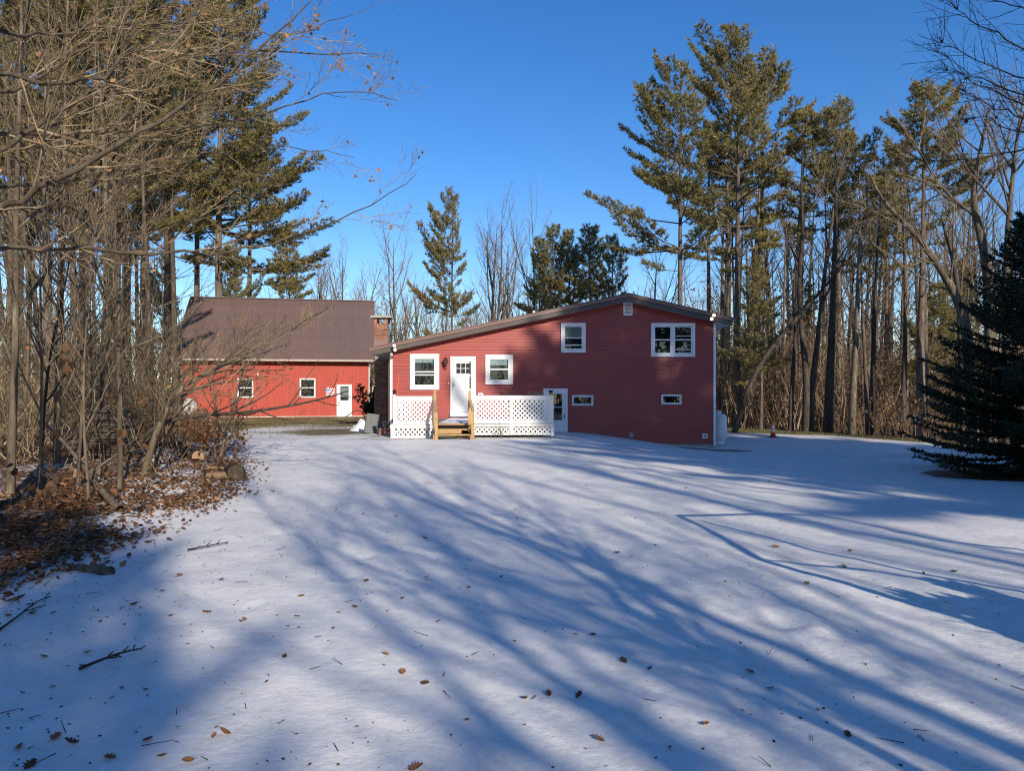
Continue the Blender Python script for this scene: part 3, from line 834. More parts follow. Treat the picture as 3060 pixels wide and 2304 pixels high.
# right of the steps
board(1417, 1646, 1182, 1193, -.02, .05); board(1417, 1524, 1258, 1266, -.02, .05, name='bottom_rail'); board(1531, 1646, 1257, 1264.5, -.02, .05, name='bottom_rail')
lattice(1420, 1522.5, 1194.5, 1256.5); lattice(1532.5, 1643.5, 1194.5, 1256, off=.07)
board(1524, 1531, 1194, 1300, -.035, .065, name='post'); board(1646, 1654, 1181, 1264, -.035, .065, name='post'); board(1647, 1655.5, 1265, 1303, -.05, .05, name='post')
board(1417, 1523.8, 1267.5, 1275, -.045, .04, 'white_old', 'skirt_board'); board(1531.2, 1655, 1266, 1274, -.045, .04, 'white_old', 'skirt_board')
lattice(1418, 1522.5, 1276, 1297.5, off=.02); lattice(1532.5, 1645.5, 1275.5, 1297, off=.05)
# side railing on the left end, running back to the house
for k in range(6):
    y = .35 + k * .62
    MB().box(DX0 + .0, DX0 + .05, y, y + .05, FZ + .08, dz_(1196)).build('baluster', M['white_old'], deck)
MB().box(DX0 - .01, DX0 + .06, .1, HD - DF - .3, dz_(1196), dz_(1196) + .09).build('side_rail', M['white'], deck)
MB().box(DX1 - .06, DX1 + .01, .1, HD - DF - .3, dz_(1196), dz_(1196) + .09).build('side_rail', M['white'], deck)
# steps: three treads, stringers, newels and sloping handrails in new yellow wood
sx0, sx1 = dx_(1309), dx_(1408)
gzs = gz(-1.8, DF - .9)
rise = (FZ - gzs) / 3.0
for k in range(3):
    zt = FZ - k * rise - .0
    yy = -.02 - k * .29
    MB().box(sx0 - .02, sx1 + .02, yy - .29, yy - .006, zt - .042, zt - .001).build('tread', M['new_wood'], deck)
    if k == 1:
        MB().box(sx0, dx_(1383), yy - .31, yy - .292, zt - .14, zt - .03).build('riser_board', M['new_wood'], deck)
for xs_ in (sx0 - .055, sx1 + .022):
    MB().add([(xs_, .0, FZ - .05), (xs_, .0, FZ - .34), (xs_, -.62, gzs - .04), (xs_, -.93, gzs - .04), (xs_, -.93, gzs + .12), (xs_ + .034, .0, FZ - .05), (xs_ + .034, .0, FZ - .34), (xs_ + .034, -.62, gzs - .04), (xs_ + .034, -.93, gzs - .04), (xs_ + .034, -.93, gzs + .12)],
             [(0, 1, 2, 3, 4), (9, 8, 7, 6, 5), (0, 5, 6, 1), (1, 6, 7, 2), (2, 7, 8, 3), (3, 8, 9, 4), (4, 9, 5, 0)]).build('stringer', M['new_wood'], deck)
for (ub, uf, vb, vf, s) in ((1301, 1304, 1161, 1233, -1), (1404, 1413, 1164, 1232, 1)):
    yf = -.85
    xb = dx_(ub); xf = (uf - CU) * (DF + yf) / FPX
    zf = EYE - (vf - HV) * (DF + yf) / FPX
    b = MB().box(xb - .045, xb + .045, -.14, -.055, FZ - .3, dz_(vb + 12))
    b.prism([(xb - .045, dz_(vb + 12)), (xb + .045, dz_(vb + 12)), (xb + .025, dz_(vb + 9)), (xb + .04, dz_(vb + 5)), (xb + .012, dz_(vb)), (xb - .012, dz_(vb)), (xb - .04, dz_(vb + 5)), (xb - .025, dz_(vb + 9))], -.125, -.07)
    b.build('newel_post', M['new_wood'], deck)
    MB().box(xf - .045, xf + .045, yf - .045, yf + .045, gzs - .15, zf).build('newel_post', M['new_wood'], deck)
    MB().bar((xb + s * .012, -.15, dz_(1196)), (xf + s * .012, yf - .05, zf + .03), .09, .04, (0, .4, 1)).build('handrail', M['new_wood'], deck)
MB().box(dx_(1402), dx_(1408), .07, .09, FZ, dz_(1194)).build('end_board', M['white'], deck)

# things standing on the deck and its posts
def post_light(u, v0, v1, label, jar):
    x = dx_(u); z0, z1 = dz_(v1), dz_(v0); h = z1 - z0
    r = thing('post_light', label, 'solar light', (x, DF, z0))
    MB().lathe([(.045, .0), (.055, .08 * h), (.06, .35 * h), (.05, .5 * h)], n=10).build('jar', M[jar], r, sm=True)
    MB().lathe([(.05, .505 * h), (.075, .56 * h), (.055, .66 * h), (.06, .8 * h), (.085, .88 * h), (.05, .97 * h), (.0, h)], n=10).build('lamp_cap', M['black'], r)
    hd = MB()
    for k in range(9):
        a = pi * k / 8
        hd.v.append((-.06 * cos(a), 0, .6 * h + .20 * h * sin(a)))
    MB().tube(hd.v, .004, 4).build('handle', M['steel'], r)
post_light(1179, 1165, 1179, 'dark post light with wire handle on the left deck post', 'black')
post_light(1646, 1166, 1182, 'amber jar post light with black cap on the right deck post', 'yellow')

def broom():
    r = thing('broom', 'orange wooden broom handle leaning by the white corner board', 'broom', (dx_(1182, 1.2), DF + 1.2, FZ))
    p = Vector((dx_(1177, 1.2) - r.location.x, 1.0, EYE - (1118 - HV) * (DF + 2.2) / FPX - FZ))
    MB().tube([(0, 0, .22), p], .017, 8).build('handle', M['orange'], r)
    MB().add([(-.05, -.02, .23), (.05, -.02, .23), (.05, .02, .23), (-.05, .02, .23), (-.14, -.03, 0), (.14, -.03, 0), (.14, .03, 0), (-.14, .03, 0)], [(0, 1, 2, 3), (7, 6, 5, 4), (0, 4, 5, 1), (1, 5, 6, 2), (2, 6, 7, 3), (3, 7, 4, 0)]).build('bristles', M['grey_wood'], r)
broom()

def deck_chair():
    y = 1.4
    cxm = dx_(1601, y)
    r = thing('wooden_chair', 'weathered wooden chair on the deck, its back showing over the lattice', 'chair', (cxm, DF + y, FZ + .02), radians(8))
    top = EYE - (1170 - HV) * (DF + y) / FPX - FZ
    for s in (-.24, .22):
        MB().box(s - .03, s + .03, -.03, .03, 0, top).build('back_post', M['grey_wood'], r)
        MB().box(s - .03, s + .03, .48, .54, 0, .62).build('leg', M['grey_wood'], r)
        MB().box(s - .04, s + .04, -.02, .58, .62, .645).build('armrest', M['grey_wood'], r)
    MB().bar((-.21, 0, top - .06), (.19, 0, top - .12), .07, .03).build('back_rail', M['grey_wood'], r)
    for k in range(5):
        MB().box(-.17 + k * .075, -.115 + k * .075, -.01, .01, .40, top - .14).build('slat', M['grey_wood'], r)
    for k in range(5):
        MB().box(-.21, .19, .0 + k * .1, .085 + k * .1, .38, .40).build('seat_slat', M['grey_wood'], r)
    MB().box(-.2, .18, .02, .5, .32, .379).build('seat_frame', M['grey_wood'], r)
deck_chair()

def wire_ornament():
    y = 1.0; px = (DF + y) / FPX
    r = thing('wire_ornament', 'black wire hoop ornament with a star finial behind the lattice rail', 'ornament', ((1503 - CU) * px, DF + y, FZ + .02))
    zc = EYE - (1186 - HV) * px - FZ - .02; R = 17 * px
    b = MB().tube([(0, 0, 0), (0, 0, zc - R)], .012, 6)
    b.tube([(R * cos(a * pi / 12), 0, zc + R * .95 * sin(a * pi / 12)) for a in range(25)], .007, 5)
    b.tube([(R * .25 * cos(a * pi / 12), R * cos(a * pi / 12) * .95, zc + R * .95 * sin(a * pi / 12)) for a in range(25)], .007, 5)
    b.build('hoop', M['black'], r)
    MB().lathe([(.20, 0), (.0, .13)], (0, 0, zc + .0), 4).build('roof_cap', M['rust'], r)
    st = []
    for k in range(10):
        a = pi / 2 + k * pi / 5; q = .075 if k % 2 == 0 else .03
        st.append((q * cos(a), zc + .19 + q * sin(a)))
    MB().prism(st, -.01, .01).build('star', M['rust'], r)
wire_ornament()

# ================================================================== BARN
BA = Vector((WX(537, 44.5), 44.5, 0)); BB = Vector((WX(1100, 46.6), 46.6, 0))
bdir = (BB - BA); BL = bdir.length; bang = atan2(bdir.y, bdir.x)
barn = thing('barn', 'red board barn with a tall brown metal roof and white door', 'barn', BA, bang)
def bs(u, yl=0.0):
    """local x of the barn wall at photo column u"""
    ox = BA.x - sin(bang) * yl; oy = BA.y + cos(bang) * yl
    k = (u - CU) / FPX
    return (k * oy - ox) / (cos(bang) - k * sin(bang))
def bz(u, v, yl=0.0):
    s = bs(u, yl); Y = BA.y + sin(bang) * s + cos(bang) * yl
    return EYE - (v - HV) * Y / FPX
bc = lambda u, v: (bs(u, -.03), bz(u, v, -.03))
BZ0 = bz(900, 1243); BDEP = 8.0; EZ = 3.80
RZ = 8.12
MB().box(.02, BL - .02, .03, BDEP, BZ0 - .02, EZ + .15).build('wall', M['sheathing'], barn)
MB().prism([(0, 0)] * 0 + [(.0, EZ), (.0, EZ)], 0, .1) if False else None
MB().add([(.05, .03, EZ + .15), (.05, BDEP, EZ + .15), (.05, BDEP / 2, RZ - .25), (BL - .05, .03, EZ + .15), (BL - .05, BDEP, EZ + .15), (BL - .05, BDEP / 2, RZ - .25)], [(0, 2, 1), (3, 4, 5), (0, 3, 5, 2), (1, 2, 5, 4), (0, 1, 4, 3)]).build('gable', M['barn_board'], barn)
MB().box(-.04, BL + .04, -.05, BDEP, BZ0 - .75, BZ0 - .022).build('foundation', M['pale_concrete'], barn)
nbd = 58
rb2 = random.Random(6)
bw = BL / nbd
for k in range(nbd):
    MB().box(k * bw + .002, (k + 1) * bw - .002, rb2.uniform(-.003, .003), .028, BZ0 - .02, EZ + .14).build('wall_board', M['barn_board'], barn)
MB().box(BL - .005, BL + .02, -.012, .12, BZ0 - .01, EZ - .1).build('corner_board', M['barn_board'], barn)
# roof: standing metal sheets
OH = .62; ov = .36
sl = sqrt((BDEP / 2 + OH) ** 2 + (RZ - (EZ - .0)) ** 2)
e0 = Vector((0, -OH, EZ)); r0 = Vector((0, BDEP / 2, RZ))
up = (r0 - e0).normalized(); nrm = Vector((0, -up.z, up.y))
npan = 14; pw = (BL + 2 * ov) / npan
sheet = MB()
prof = [(0, 0)]
ribs = 4
for k in range(ribs):
    c_ = (k + .5) * pw / ribs
    prof += [(c_ - .028, 0), (c_ - .012, .013), (c_ + .012, .013), (c_ + .028, 0)]
prof += [(pw - .003, 0)]
vs_ = []
for (px_, h_) in prof:
    for q in (e0, r0):
        p = q + nrm * h_; vs_.append((px_, p.y, p.z))
fs_ = [(2 * i, 2 * i + 2, 2 * i + 3, 2 * i + 1) for i in range(len(prof) - 1)]
sh_me = bpy.data.meshes.new('roof_sheet'); sh_me.from_pydata(vs_, [], fs_); sh_me.update(); sh_me.materials.append(M['roof'])
for k in range(npan):
    link('roof_sheet', sh_me, barn, (-ov + k * pw, 0, rb2.uniform(0, .004)))
th = .05
MB().add([(-ov, e0.y, e0.z - .005), (BL + ov, e0.y, e0.z - .005), (BL + ov, r0.y, r0.z - .005), (-ov, r0.y, r0.z - .005), (BL + ov, BDEP + OH, EZ), (-ov, BDEP + OH, EZ),
          (-ov, e0.y, e0.z - th), (BL + ov, e0.y, e0.z - th), (BL + ov, r0.y, r0.z - th), (-ov, r0.y, r0.z - th), (BL + ov, BDEP + OH, EZ - th), (-ov, BDEP + OH, EZ - th)],
         [(0, 1, 2, 3), (3, 2, 4, 5), (9, 8, 7, 6), (11, 10, 8, 9), (0, 6, 7, 1), (1, 7, 8, 2), (2, 8, 10, 4), (4, 10, 11, 5), (5, 11, 9, 3), (3, 9, 6, 0)]).build('roof_deck', M['roof'], barn)
MB().box(-ov + .01, BL + ov - .01, -OH + .012, -OH + .04, EZ - .17, EZ - .012).build('eave_board', M['eave_tan'], barn)
MB().box(-ov + .01, BL + ov - .01, -OH + .041, -.002, EZ - .16, EZ - .15).build('soffit', M['grey_wood'], barn)
MB().prism([(-ov - .005, RZ + .0), (BL + ov + .005, RZ), (BL + ov + .005, RZ + .045), (-ov - .005, RZ + .045)], BDEP / 2 - .12, BDEP / 2 + .12).build('ridge_cap', M['roof'], barn)
for xx in (-ov - .012, BL + ov + .002):
    MB().add([(xx, e0.y, e0.z + .03), (xx, r0.y, r0.z + .03), (xx, r0.y, r0.z - .2), (xx, e0.y, e0.z - .2), (xx + .01, e0.y, e0.z + .03), (xx + .01, r0.y, r0.z + .03), (xx + .01, r0.y, r0.z - .2), (xx + .01, e0.y, e0.z - .2)],
             [(0, 1, 2, 3), (7, 6, 5, 4), (0, 4, 5, 1), (1, 5, 6, 2), (2, 6, 7, 3), (3, 7, 4, 0)]).build('rake_trim', M['trim_metal'], barn)
window(barn, bc, 709.4, 757, 1130.6, 1188.6, rails=[(1159, 3)], cas=2.6, sashw=1.6, y=-.004)
window(barn, bc, 895.5, 942.6, 1130.6, 1188.6, rails=[(1159, 3)], cas=2.6, sashw=1.6, y=-.004)
def barn_door():
    x0, z1 = bc(1006, 1149); x1, z0 = bc(1051, 1245); z0 = BZ0 - .02
    gx0, gz1 = bc(1017, 1155); gx1, gz0 = bc(1041.8, 1196.6)
    d = MB().box(x0, gx0, -.05, -.004, z0, z1).box(gx1, x1, -.05, -.004, z0, z1).box(gx0, gx1, -.05, -.004, gz1, z1).box(gx0, gx1, -.05, -.004, z0, gz0).build('door', M['white'], barn); bev(d)
    MB().box(gx0 - .01, gx1 + .01, -.004, -.002, gz0 - .01, gz1 + .01).build('dark_sheet', M['near_black'], d)  # flat dark sheet, its colour stands for the unlit inside of the barn
    MB().box(gx0 + .002, gx1 - .002, -.03, -.026, gz0 + .002, gz1 - .002).build('pane', M['glass'], d)
    MB().box(gx0 + .05, gx1 - .05, -.012, -.008, gz0 + .22, gz1 - .08).build('curtain', M['soffit'], d)
    for a, b in ((1011, 1027), (1030, 1046)):
        xa, za = bc(a, 1206); xb, zb = bc(b, 1234)
        MB().box(xa, xb, -.058, -.051, zb, za).build('raised_panel', M['white'], d)
    q = bc(1011, 1203)
    MB().tube([(q[0] - .02, -.05, q[1]), (q[0] - .02, -.10, q[1]), (q[0] + .10, -.10, q[1] - .02)], .014, 6).build('handle', M['steel'], d)
barn_door()
q = bc(771, 1119)
MB().lathe([(.03, -.09), (.06, -.05), (.06, .05), (.02, .10)], (q[0], -.10, q[1]), 8).build('wall_lamp', M['pale_concrete'], barn)
xx, zz = bs(1107, .05), bz(1107, 1082, .05)
MB().tube([(BL + .05, -.05, EZ - .2), (BL + .06, -.02, EZ - .35), (BL + .06, .06, EZ - .5), (BL + .06, .06, BZ0 - .1)], .035, 6).build('downspout', M['white_old'], barn)

def flag_sign():
    x0, z1 = bc(974, 1161); x1, z0 = bc(1000.5, 1181.5)
    wpos = barn.matrix_basis @ Vector(((x0 + x1) / 2, -.02, z0))
    c_, s_ = cos(bang), sin(bang)
    loc = Vector((BA.x + c_ * (x0 + x1) / 2 + s_ * .02, BA.y + s_ * (x0 + x1) / 2 - c_ * .02, z0))
    r = thing('flag_sign', 'small wooden stars and stripes plaque hung beside the barn door', 'sign', loc, bang)
    w = x1 - x0; h = z1 - z0
    n = 9
    for k in range(n):
        a = h * k / n
        MB().box(-w / 2, w / 2, -.03, 0.0, a, a + h / n - .002).build('stripe', M['white'] if k % 2 == 0 else M['barn_board'], r)
    MB().box(-w / 2 - .01, -w / 2 + .48 * w, -.045, -.031, h * .52, h * 1.08).build('canton', M['blue'], r)
    for k in range(8):
        sx = -w / 2 + .06 + (k % 4) * .085 + (0.04 if k > 3 else 0); sz = h * (.66 if k < 4 else .9)
        MB().prism([(sx + (.034 if i % 2 == 0 else .014) * cos(pi / 2 + i * pi / 5), sz + (.034 if i % 2 == 0 else .014) * sin(pi / 2 + i * pi / 5)) for i in range(10)], -.051, -.046).build('star', M['white'], r)
    for sx in (-w / 2 + .26 * w, -w / 2 + .78 * w):
        MB().prism([(sx + (.07 if i % 2 == 0 else .03) * cos(pi / 2 + i * pi / 5), h * 1.08 + (.07 if i % 2 == 0 else .03) * sin(pi / 2 + i * pi / 5)) for i in range(10)], -.06, -.052).build('star', M['white'], r)
flag_sign()

# ================================================================== YARD THINGS
def tank(name, label, u, v_top, v_bot, d, mat, rad, rusty=False):
    z0 = EYE - (v_bot - HV) * d / FPX; z1 = EYE - (v_top - HV) * d / FPX; h = z1 - z0
    r = thing(name, label, 'gas tank', (WX(u, d), d, z0))
    b0 = .10; R = rad
    MB().lathe([(R * .72, 0), (R * .74, b0 + .05), (R * .70, b0 + .05)], n=24).build('base_ring', M[mat], r)
    body = [(.02, b0 - .02), (R * .6, b0), (R * .9, b0 + .07), (R, b0 + .18)]
    top = h - .13
    body += [(R, top - .20), (R * .97, top - .12), (R * .86, top - .05), (R * .6, top), (.02, top + .015)]
    MB().lathe(body, n=28).build('body', M[mat], r, sm=True)
    for zz_ in (b0 + .20, top - .22):
        MB().lathe([(R + .001, zz_), (R + .006, zz_ + .006), (R + .006, zz_ + .02), (R + .001, zz_ + .026)], n=28).build('weld_band', M[mat], r, sm=True)
    MB().lathe([(R * .42, top - .02), (R * .44, h - .01), (R * .44, h), (R * .40, h), (R * .40, top)], n=20).build('valve_collar', M[mat], r)
    MB().lathe([(.03, top), (.03, h - .02), (.05, h - .01), (.05, h + .03), (.0, h + .03)], n=8).build('valve', M['steel'], r)
    return r
t1 = tank('gas_tank', 'tall white upright gas tank at the right corner of the red house', 2143, 1227, 1325, 28.6, 'tank', .385)
MB().tube([(.1, .1, 1.2), (.02, .15, 1.45), (.0, .2, 1.75)], .016, 6).build('hose', M['orange'], t1)
tank('gas_tank', 'scuffed white gas tank at the left end of the barn behind twigs', 565, 1192, 1258, 43.0, 'tank_dirty', .44)

def cone():
    d = 34.0; z0 = EYE - (1308.5 - HV) * d / FPX; h = (1308.5 - 1263.5) * d / FPX
    r = thing('traffic_cone', 'orange traffic cone with two grey bands standing in the snow', 'traffic cone', (WX(2310, d), d, z0))
    MB().box(-.22, .22, -.22, .22, -.01, .03).build('base', M['black'], r)
    def ring(a, b, mat, nm, o=0.0):
        R = lambda t: .135 * (1 - t) + .035 * t + o
        MB().lathe([(R(a), .031 + a * h * .95), (R(b), .031 + b * h * .95)], n=20).build(nm, M[mat], r, sm=True)
    ring(0, 1, 'orange', 'cone_body'); ring(.36, .55, 'band', 'reflective_band', .004); ring(.62, .82, 'band', 'reflective_band', .004)
cone()

def box_sign():
    d = 33.0
    z0 = gz(WX(2737, d), d)
    x = WX(2737, d)
    r = thing('utility_box', 'small grey box on a thin post at the wood edge beside the spruce', 'utility box', (x, d, z0))
    zt = EYE - (1241 - HV) * d / FPX - z0; zb = EYE - (1265 - HV) * d / FPX - z0
    o = MB().box(-.20, .20, -.10, .10, zb, zt).build('box', M['soffit'], r); bev(o, .03, 2)
    MB().box(-.18, .18, -.115, -.101, zb + .02, zt - .03).build('lid', M['soffit'], r)
    MB().tube([(.05, 0, -.2), (.05, 0, zb)], .025, 6).build('post', M['grey_wood'], r)
box_sign()

def leaning_panel():
    d = 25.2
    zb = gz(WX(1105, d), d)
    r = thing('leaning_panel', 'dark grey plastic panel leaning near the brick chimney foot', 'panel', (WX(1105, d), d, zb), radians(6))
    h = .72; w = .40
    m = Matrix.Rotation(radians(-16), 3, 'X') @ Matrix.Rotation(radians(8), 3, 'Y')
    for nm, c_, s_, mt in (('face', (0, 0, h / 2), (w, .035, h), 'panel'), ('edge_rail', (w / 2 + .015, .012, h / 2), (.035, .09, h + .02), 'panel_edge'), ('edge_rail', (-w / 2 - .012, .008, h / 2), (.026, .06, h), 'panel_edge')):
        o = MB().cbox(m @ Vector(c_), s_, m).build(nm, M[mt], r); bev(o, .008, 2)
    MB().bar(m @ Vector((.1, .03, h * .9)), Vector((.1, .45, 0)), .03, .03).build('prop_leg', M['panel_edge'], r)
leaning_panel()

def planter():
    d = 24.2
    z0 = gz(WX(1149, d), d)
    r = thing('block_planter', 'reddish block planter holding dried white flowers by the deck corner', 'planter', (WX(1149, d), d, z0), radians(-6))
    s = .145
    MB().box(-s, s, -.1, .25, .0, .12).build('block', M['terracotta'], r)
    MB().box(-s + .006, s - .006, -.094, .25, .124, .24).build('block', M['terracotta'], r)
    MB().box(-s + .02, s - .05, -.07, .22, .241, .262).build('soil', M['grey_wood'], r)
    rp = random.Random(3)
    st = MB(); hd = MB()
    for k in range(16):
        a = rp.uniform(0, 6.28); q = rp.uniform(.02, .11); t = (q * cos(a), .08 + q * sin(a), .30 + rp.uniform(.05, .22))
        st.tube([(t[0] * .4, .08 + (t[1] - .08) * .4, .25), t], .004, 4)
        hd.lathe([(.004, -.012), (.022, 0), (.004, .014)], t, 6)
    st.build('stems', M['grey_wood'], r); hd.build('flower_heads', M['dry_flower'], r)
planter()

def snow_mound():
    d = 27.3
    n = 26
    x0, x1 = WX(1050, d), WX(1104, d)
    cx, cy = (x0 + x1) / 2, d
    g = np.linspace(-1, 1, n)
    A, B = np.meshgrid(g, g)
    q = np.hypot(A, B)
    H = .42 * np.clip(1 - q * q, 0, 1) ** 1.2 * (.75 + .5 * vnoise(A * 3 + 4, B * 3)) * (1 + .45 * A)
    X = cx + A * (x1 - x0) * .62; Y = cy + B * .8
    Z = ground(X, Y) + H - .03
    V = np.stack([X - cx, Y - cy, Z], -1).reshape(-1, 3)
    i = np.arange(n - 1)[:, None] * n + np.arange(n - 1)[None]
    F = np.stack([i, i + 1, i + n + 1, i + n], -1).reshape(-1, 4)
    o = link('snow_mound', np_mesh('snow_mound', V, F, M['snow_plain'], True), None, (cx, cy, 0))
    tag(o, 'shovelled mound of snow left of the grey leaning panel', 'snow mound')
snow_mound()

def hose():
    pts = []
    d = 43.6
    px = [(1030, 1248), (1038, 1243), (1050, 1234), (1062, 1227), (1070, 1226), (1078, 1230), (1084, 1238), (1089, 1246), (1094, 1247), (1086, 1240), (1088, 1232), (1097, 1226), (1106, 1226), (1110, 1230), (1101, 1236), (1096, 1244)]
    o = MB()
    P = [W(u, v, d + (.12 * (k % 5) - .2)) for k, (u, v) in enumerate(px)]
    o.tube(P, .03, 6)
    h = o.build('garden_hose', M['rust'], None, sm=True)
    tag(h, 'dark garden hose looping off the ground right of the barn door', 'hose')
hose()

# ================================================================== VEGETATION: generators
def vadd(a, b): return (a[0] + b[0], a[1] + b[1], a[2] + b[2])
def vmul(a, s): return (a[0] * s, a[1] * s, a[2] * s)
def vnorm(a):
    l = sqrt(a[0] * a[0] + a[1] * a[1] + a[2] * a[2]) or 1e-9
    return (a[0] / l, a[1] / l, a[2] / l)
def rdir(rng):
    z = rng.uniform(-1, 1); a = rng.uniform(0, 2 * pi); r = sqrt(1 - z * z)
    return (r * cos(a), r * sin(a), z)

def grow(S, rng, p, d, L, r0, r1, n, wob, up, kids, lev, tips=None):
    """wandering branch; kids = [(count, length share, angle, steps), ...] per further level"""
    step = L / n
    pts = [p]
    for i in range(n):
        w = rdir(rng)
        d = vnorm((d[0] + w[0] * wob, d[1] + w[1] * wob, d[2] + w[2] * wob + up))
        q = vadd(p, vmul(d, step))
        a = r0 + (r1 - r0) * i / n; b = r0 + (r1 - r0) * (i + 1) / n
        S.append((*p, *q, a, b))
        p = q; pts.append((p, d, b))
    if tips is not None and lev == 0: tips.append((p, d))
    if kids:
        cnt, share, ang, cn = kids[0]
        k = max(1, int(cnt * rng.uniform(.7, 1.3) + .5))
        for j in range(k):
            t = .18 + .80 * (j + rng.random() * .9) / k
            i = min(n - 1, int(t * n)); f = t * n - i
            a = pts[i][0] if i else pts[0]
            b = pts[i + 1][0]
            q = (a[0] + (b[0] - a[0]) * f, a[1] + (b[1] - a[1]) * f, a[2] + (b[2] - a[2]) * f)
            dd = pts[i + 1][1]; rr = pts[i + 1][2]
            w = rdir(rng); dot = w[0] * dd[0] + w[1] * dd[1] + w[2] * dd[2]
            w = vnorm((w[0] - dd[0] * dot, w[1] - dd[1] * dot, w[2] - dd[2] * dot))
            an = ang * rng.uniform(.7, 1.25)
            cd = vnorm((dd[0] * cos(an) + w[0] * sin(an), dd[1] * cos(an) + w[1] * sin(an), dd[2] * cos(an) + w[2] * sin(an)))
            cl = L * share * rng.uniform(.6, 1.25) * (1.15 - .65 * t)
            cr = min(rr * .72, max(.004, cl * .011))
            grow(S, rng, q, cd, cl, cr, max(.0022, cr * .35), cn, wob * 1.1, up * .8, kids[1:], lev - 1, tips)

def cones_np(S):
    """fine twigs: three-sided spikes"""
    S = np.asarray(S, float)
    P0, P1, R0 = S[:, 0:3], S[:, 3:6], S[:, 6]
    T = P1 - P0; T /= np.maximum(np.linalg.norm(T, axis=1, keepdims=True), 1e-9)
    ref = np.where(np.abs(T[:, 1:2]) < .85, np.array([[0, 1.0, 0]]), np.array([[1.0, 0, 0]]))
    A = np.cross(T, ref); A /= np.maximum(np.linalg.norm(A, axis=1, keepdims=True), 1e-9)
    B = np.cross(T, A)
    ang = np.arange(3) * 2 * pi / 3 + .4
    ring = np.cos(ang)[None, :, None] * A[:, None] + np.sin(ang)[None, :, None] * B[:, None]
    V = np.concatenate([P0[:, None] + 1.1 * R0[:, None, None] * ring, (P1 + T * .02)[:, None]], 1).reshape(-1, 3)
    i = np.arange(len(S))[:, None] * 4
    F = np.concatenate([i + np.array([[k, (k + 1) % 3, 3]]) for k in range(3)])
    return V, F

def leaf_quads(P, rng_np, size=.10, normal_up=.0):
    """one curled leaf per point: four triangles folded along the midrib (as 2 quads)"""
    n = len(P)
    P = np.asarray(P, float)
    D = rng_np.normal(size=(n, 3)); D[:, 2] *= (1 - normal_up); D /= np.linalg.norm(D, axis=1, keepdims=True)
    U = rng_np.normal(size=(n, 3)); U[:, 2] += normal_up * 5
    Sx = np.cross(D, U); Sx /= np.linalg.norm(Sx, axis=1, keepdims=True)
    N = np.cross(Sx, D)
    s = size * rng_np.uniform(.55, 1.25, (n, 1)); cu = rng_np.uniform(.15, .7, (n, 1))
    a = P - D * s * .5; b = P + D * s * .5 + N * s * .18 * cu; 
    l1 = P - D * s * .12 + Sx * s * .34 + N * s * .3 * cu; l2 = P + D * s * .30 + Sx * s * .20 + N * s * .34 * cu
    r1 = P - D * s * .12 - Sx * s * .34 + N * s * .25 * cu; r2 = P + D * s * .30 - Sx * s * .20 + N * s * .38 * cu
    V = np.stack([a, l1, l2, b, r2, r1], 1).reshape(-1, 3)
    i = np.arange(n)[:, None] * 6
    F = np.concatenate([i + np.array([[0, 1, 2, 3]]), i + np.array([[0, 3, 4, 5]])])
    return V, F

def needles_np(P, D, rng_np, K=7, ln=.17, wd=.03, spread=.6, up=.25):
    """tufts: K narrow triangles fanning out of each point"""
    P = np.asarray(P, float); D = np.asarray(D, float)
    n = len(P)
    P = np.repeat(P, K, 0); D = np.repeat(D, K, 0)
    m = len(P)
    dd = D + spread * rng_np.normal(size=(m, 3)); dd[:, 2] += up
    dd /= np.linalg.norm(dd, axis=1, keepdims=True)
    sx = np.cross(dd, rng_np.normal(size=(m, 3))); sx /= np.linalg.norm(sx, axis=1, keepdims=True)
    l = ln * rng_np.uniform(.7, 1.3, (m, 1)); w = wd * rng_np.uniform(.7, 1.3, (m, 1))
    P = P + rng_np.normal(size=(m, 3)) * ln * .12
    V = np.stack([P - sx * w * .6, P + sx * w * .6, P + dd * l], 1).reshape(-1, 3)
    F = np.arange(m * 3).reshape(-1, 3)
    return V, F

